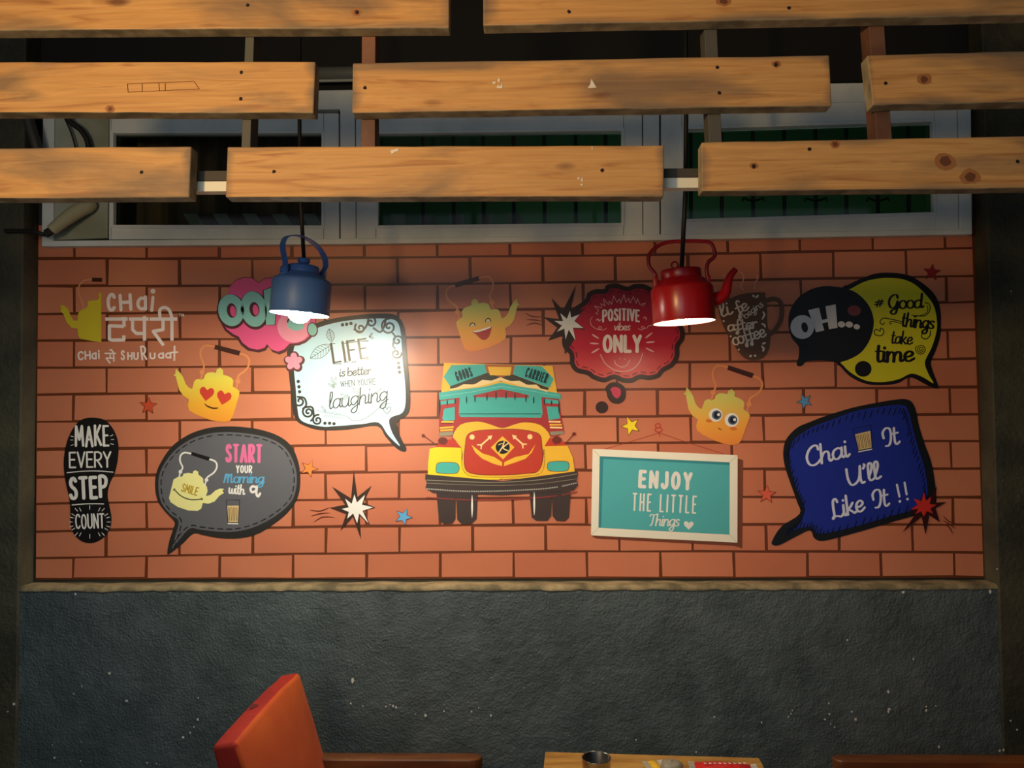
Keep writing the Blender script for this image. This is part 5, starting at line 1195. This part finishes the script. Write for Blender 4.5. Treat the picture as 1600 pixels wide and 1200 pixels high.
chair(tipR, YA, -1, .61, 'wooden-armed chair at the lower right, only its armrest showing')

# ================================================================== TABLE
TZ = .75
def PT(px, py, z=TZ):
    d = CR*((px-800)/F)+CU*((600-py)/F)+CF
    return CAM+d*((z-CAM.z)/d.z)
twm = mat('honey_table_wood', (176, 128, 56), .45); mottle(twm, (150, 102, 40), (190, 144, 70), 5, (1, 8, 8)); legm = mat('dark_table_leg', (48, 38, 30), .6)
A = PT(852, 1174.5); B = PT(1186, 1184)
table = thing('wooden_table', 'narrow honey coloured plank table between the chairs', 'table', (A.x+.3, A.y-.35, 0))
ux = (B-A).normalized(); uy = Vector((ux.y, -ux.x, 0))
Lx = (B-A).length
for k in range(8):
    a = A+uy*(k*.092); b = a+ux*Lx
    G().prism([a, a+uy*.0895, b+uy*.0895, b], (0, 0, -.022)).mk('plank', twm, table, bev=.0015)
for sx_ in (.05, Lx-.05):
    for sy_ in (.05, .68):
        c = A+ux*sx_+uy*sy_; G().box((c.x-.02, c.y-.02, 0), (c.x+.02, c.y+.02, TZ-.022)).mk('leg', legm, table, bev=.003)
g = G(); 
for sy_ in (.05, .68):
    p = A+ux*.05+uy*sy_; q = A+ux*(Lx-.05)+uy*sy_
    g.tube([p-Vector((0, 0, .05)), q-Vector((0, 0, .05))], .018, 4)
g.mk('apron', legm, table)
# steel tumbler
steel = mat('brushed_steel', (178, 176, 172), .22, metal=1)
th_ = .092; c = PT(932, 1183, TZ+th_)
Mt = Matrix.Translation((c.x, c.y, TZ))
rt = 22.3/F*(c.y-CAM.y)
G().lathe([(.003, .001), (rt*.82, .001), (rt*.84, .004), (rt, th_-.002), (rt*1.02, th_), (rt*.97, th_-.001), (rt*.8, .008), (.003, .007)], Mt, 40).mk('steel_tumbler', steel, smooth=True, loc=(c.x, c.y, TZ),
    label='small empty stainless steel tumbler on the wooden table', category='tumbler')
# frosted cup lid / snack packets
frost = mat('frosted_plastic', (168, 160, 138), .45, trans=.35)
c = PT(1050, 1190, TZ+.05)
Mt = Matrix.Translation((c.x, c.y, TZ)); rq = 17/F*(c.y-CAM.y)
G().lathe([(.002, .0), (rq*.9, .0), (rq, .006), (rq*1.02, .036), (rq*.94, .046), (rq*.6, .050), (.002, .051)], Mt, 32).mk('plastic_tub', frost, smooth=True, loc=(c.x, c.y, TZ), label='small frosted plastic tub between the packets on the table', category='tub')
def packet(name, lab, c, w, l, hgt, ang, m_, mt_, endlab=None):
    R3 = Matrix.Translation(c) @ Matrix.Rotation(ang, 4, 'Z'); v = []; f = []; nu, nv = 18, 10; rn = random.Random(int(c.x*1e4))
    for side in (1, 0):
        k = len(v)
        for i in range(nu+1):
            for j in range(nv+1):
                s, t = i/nu, j/nv; pu = (math.sin(math.pi*s)**.6)*(math.sin(math.pi*t)**.6)
                z = .002+hgt*.5+(hgt*.5*pu*(1 if side else -1))+(.0016*mn.noise(Vector((s*14, t*9, c.x*30)))*pu if side else 0)
                v.append(R3@Vector(((s-.5)*l, (t-.5)*w, z)))
        for i in range(nu):
            for j in range(nv):
                a = k+i*(nv+1)+j; q = (a, a+nv+1, a+nv+2, a+1); f.append(q if side else q[::-1])
    o = mk(name, v, f, m_, loc=tuple(c), smooth=True, label=lab, category='packet')
    for s in (-1, 1):
        g = G(); n = 9; r0 = [R3@Vector((s*(l/2-.001), (j/n-.5)*w, .002+hgt*.5)) for j in range(n+1)]; r1 = [R3@Vector((s*(l/2+.013+(.002 if j % 2 else 0)), (j/n-.5)*w*.96, .003+hgt*.5+.002*(j % 2))) for j in range(n+1)]
        g.add(r0+r1, [(j, j+1, n+2+j, n+1+j) for j in range(n)]); g.mk('crimped_end', mt_, o)
    return o
foil = mat('clear_cellophane', (190, 184, 168), .25, trans=.3); redp = mat('red_packet_print', (206, 26, 30), .3); yelp = mat('yellow_packet_print', (222, 176, 44), .35)
c = PT(1128, 1194, TZ+.02); rp = packet('snack_packet', 'glossy red snack packet at the far right table corner', Vector((c.x, c.y-.02, TZ)), .075, .13, .026, -.10, redp, foil)
g = G()
for i in range(9):
    for s in (0, 1):
        x0 = c.x-.045+i*.0115; g.tube([Vector((x0, c.y+.0-.012-s*.006, TZ+.0285)), Vector((x0+.006, c.y-.005-.012+s*.002, TZ+.0285))], .0009, 4)
g.mk('lettering', mat('white_packet_print', (236, 220, 206), .4), rp)
c = PT(1024, 1190, TZ+.02); packet('snack_packet', 'small yellow snack packet left of the frosted tub', Vector((c.x, c.y-.01, TZ)), .07, .022, .018, .15, yelp, foil)
for ob_ in list(bpy.data.objects):
    if ob_.type == 'MESH': ob_.data.validate()
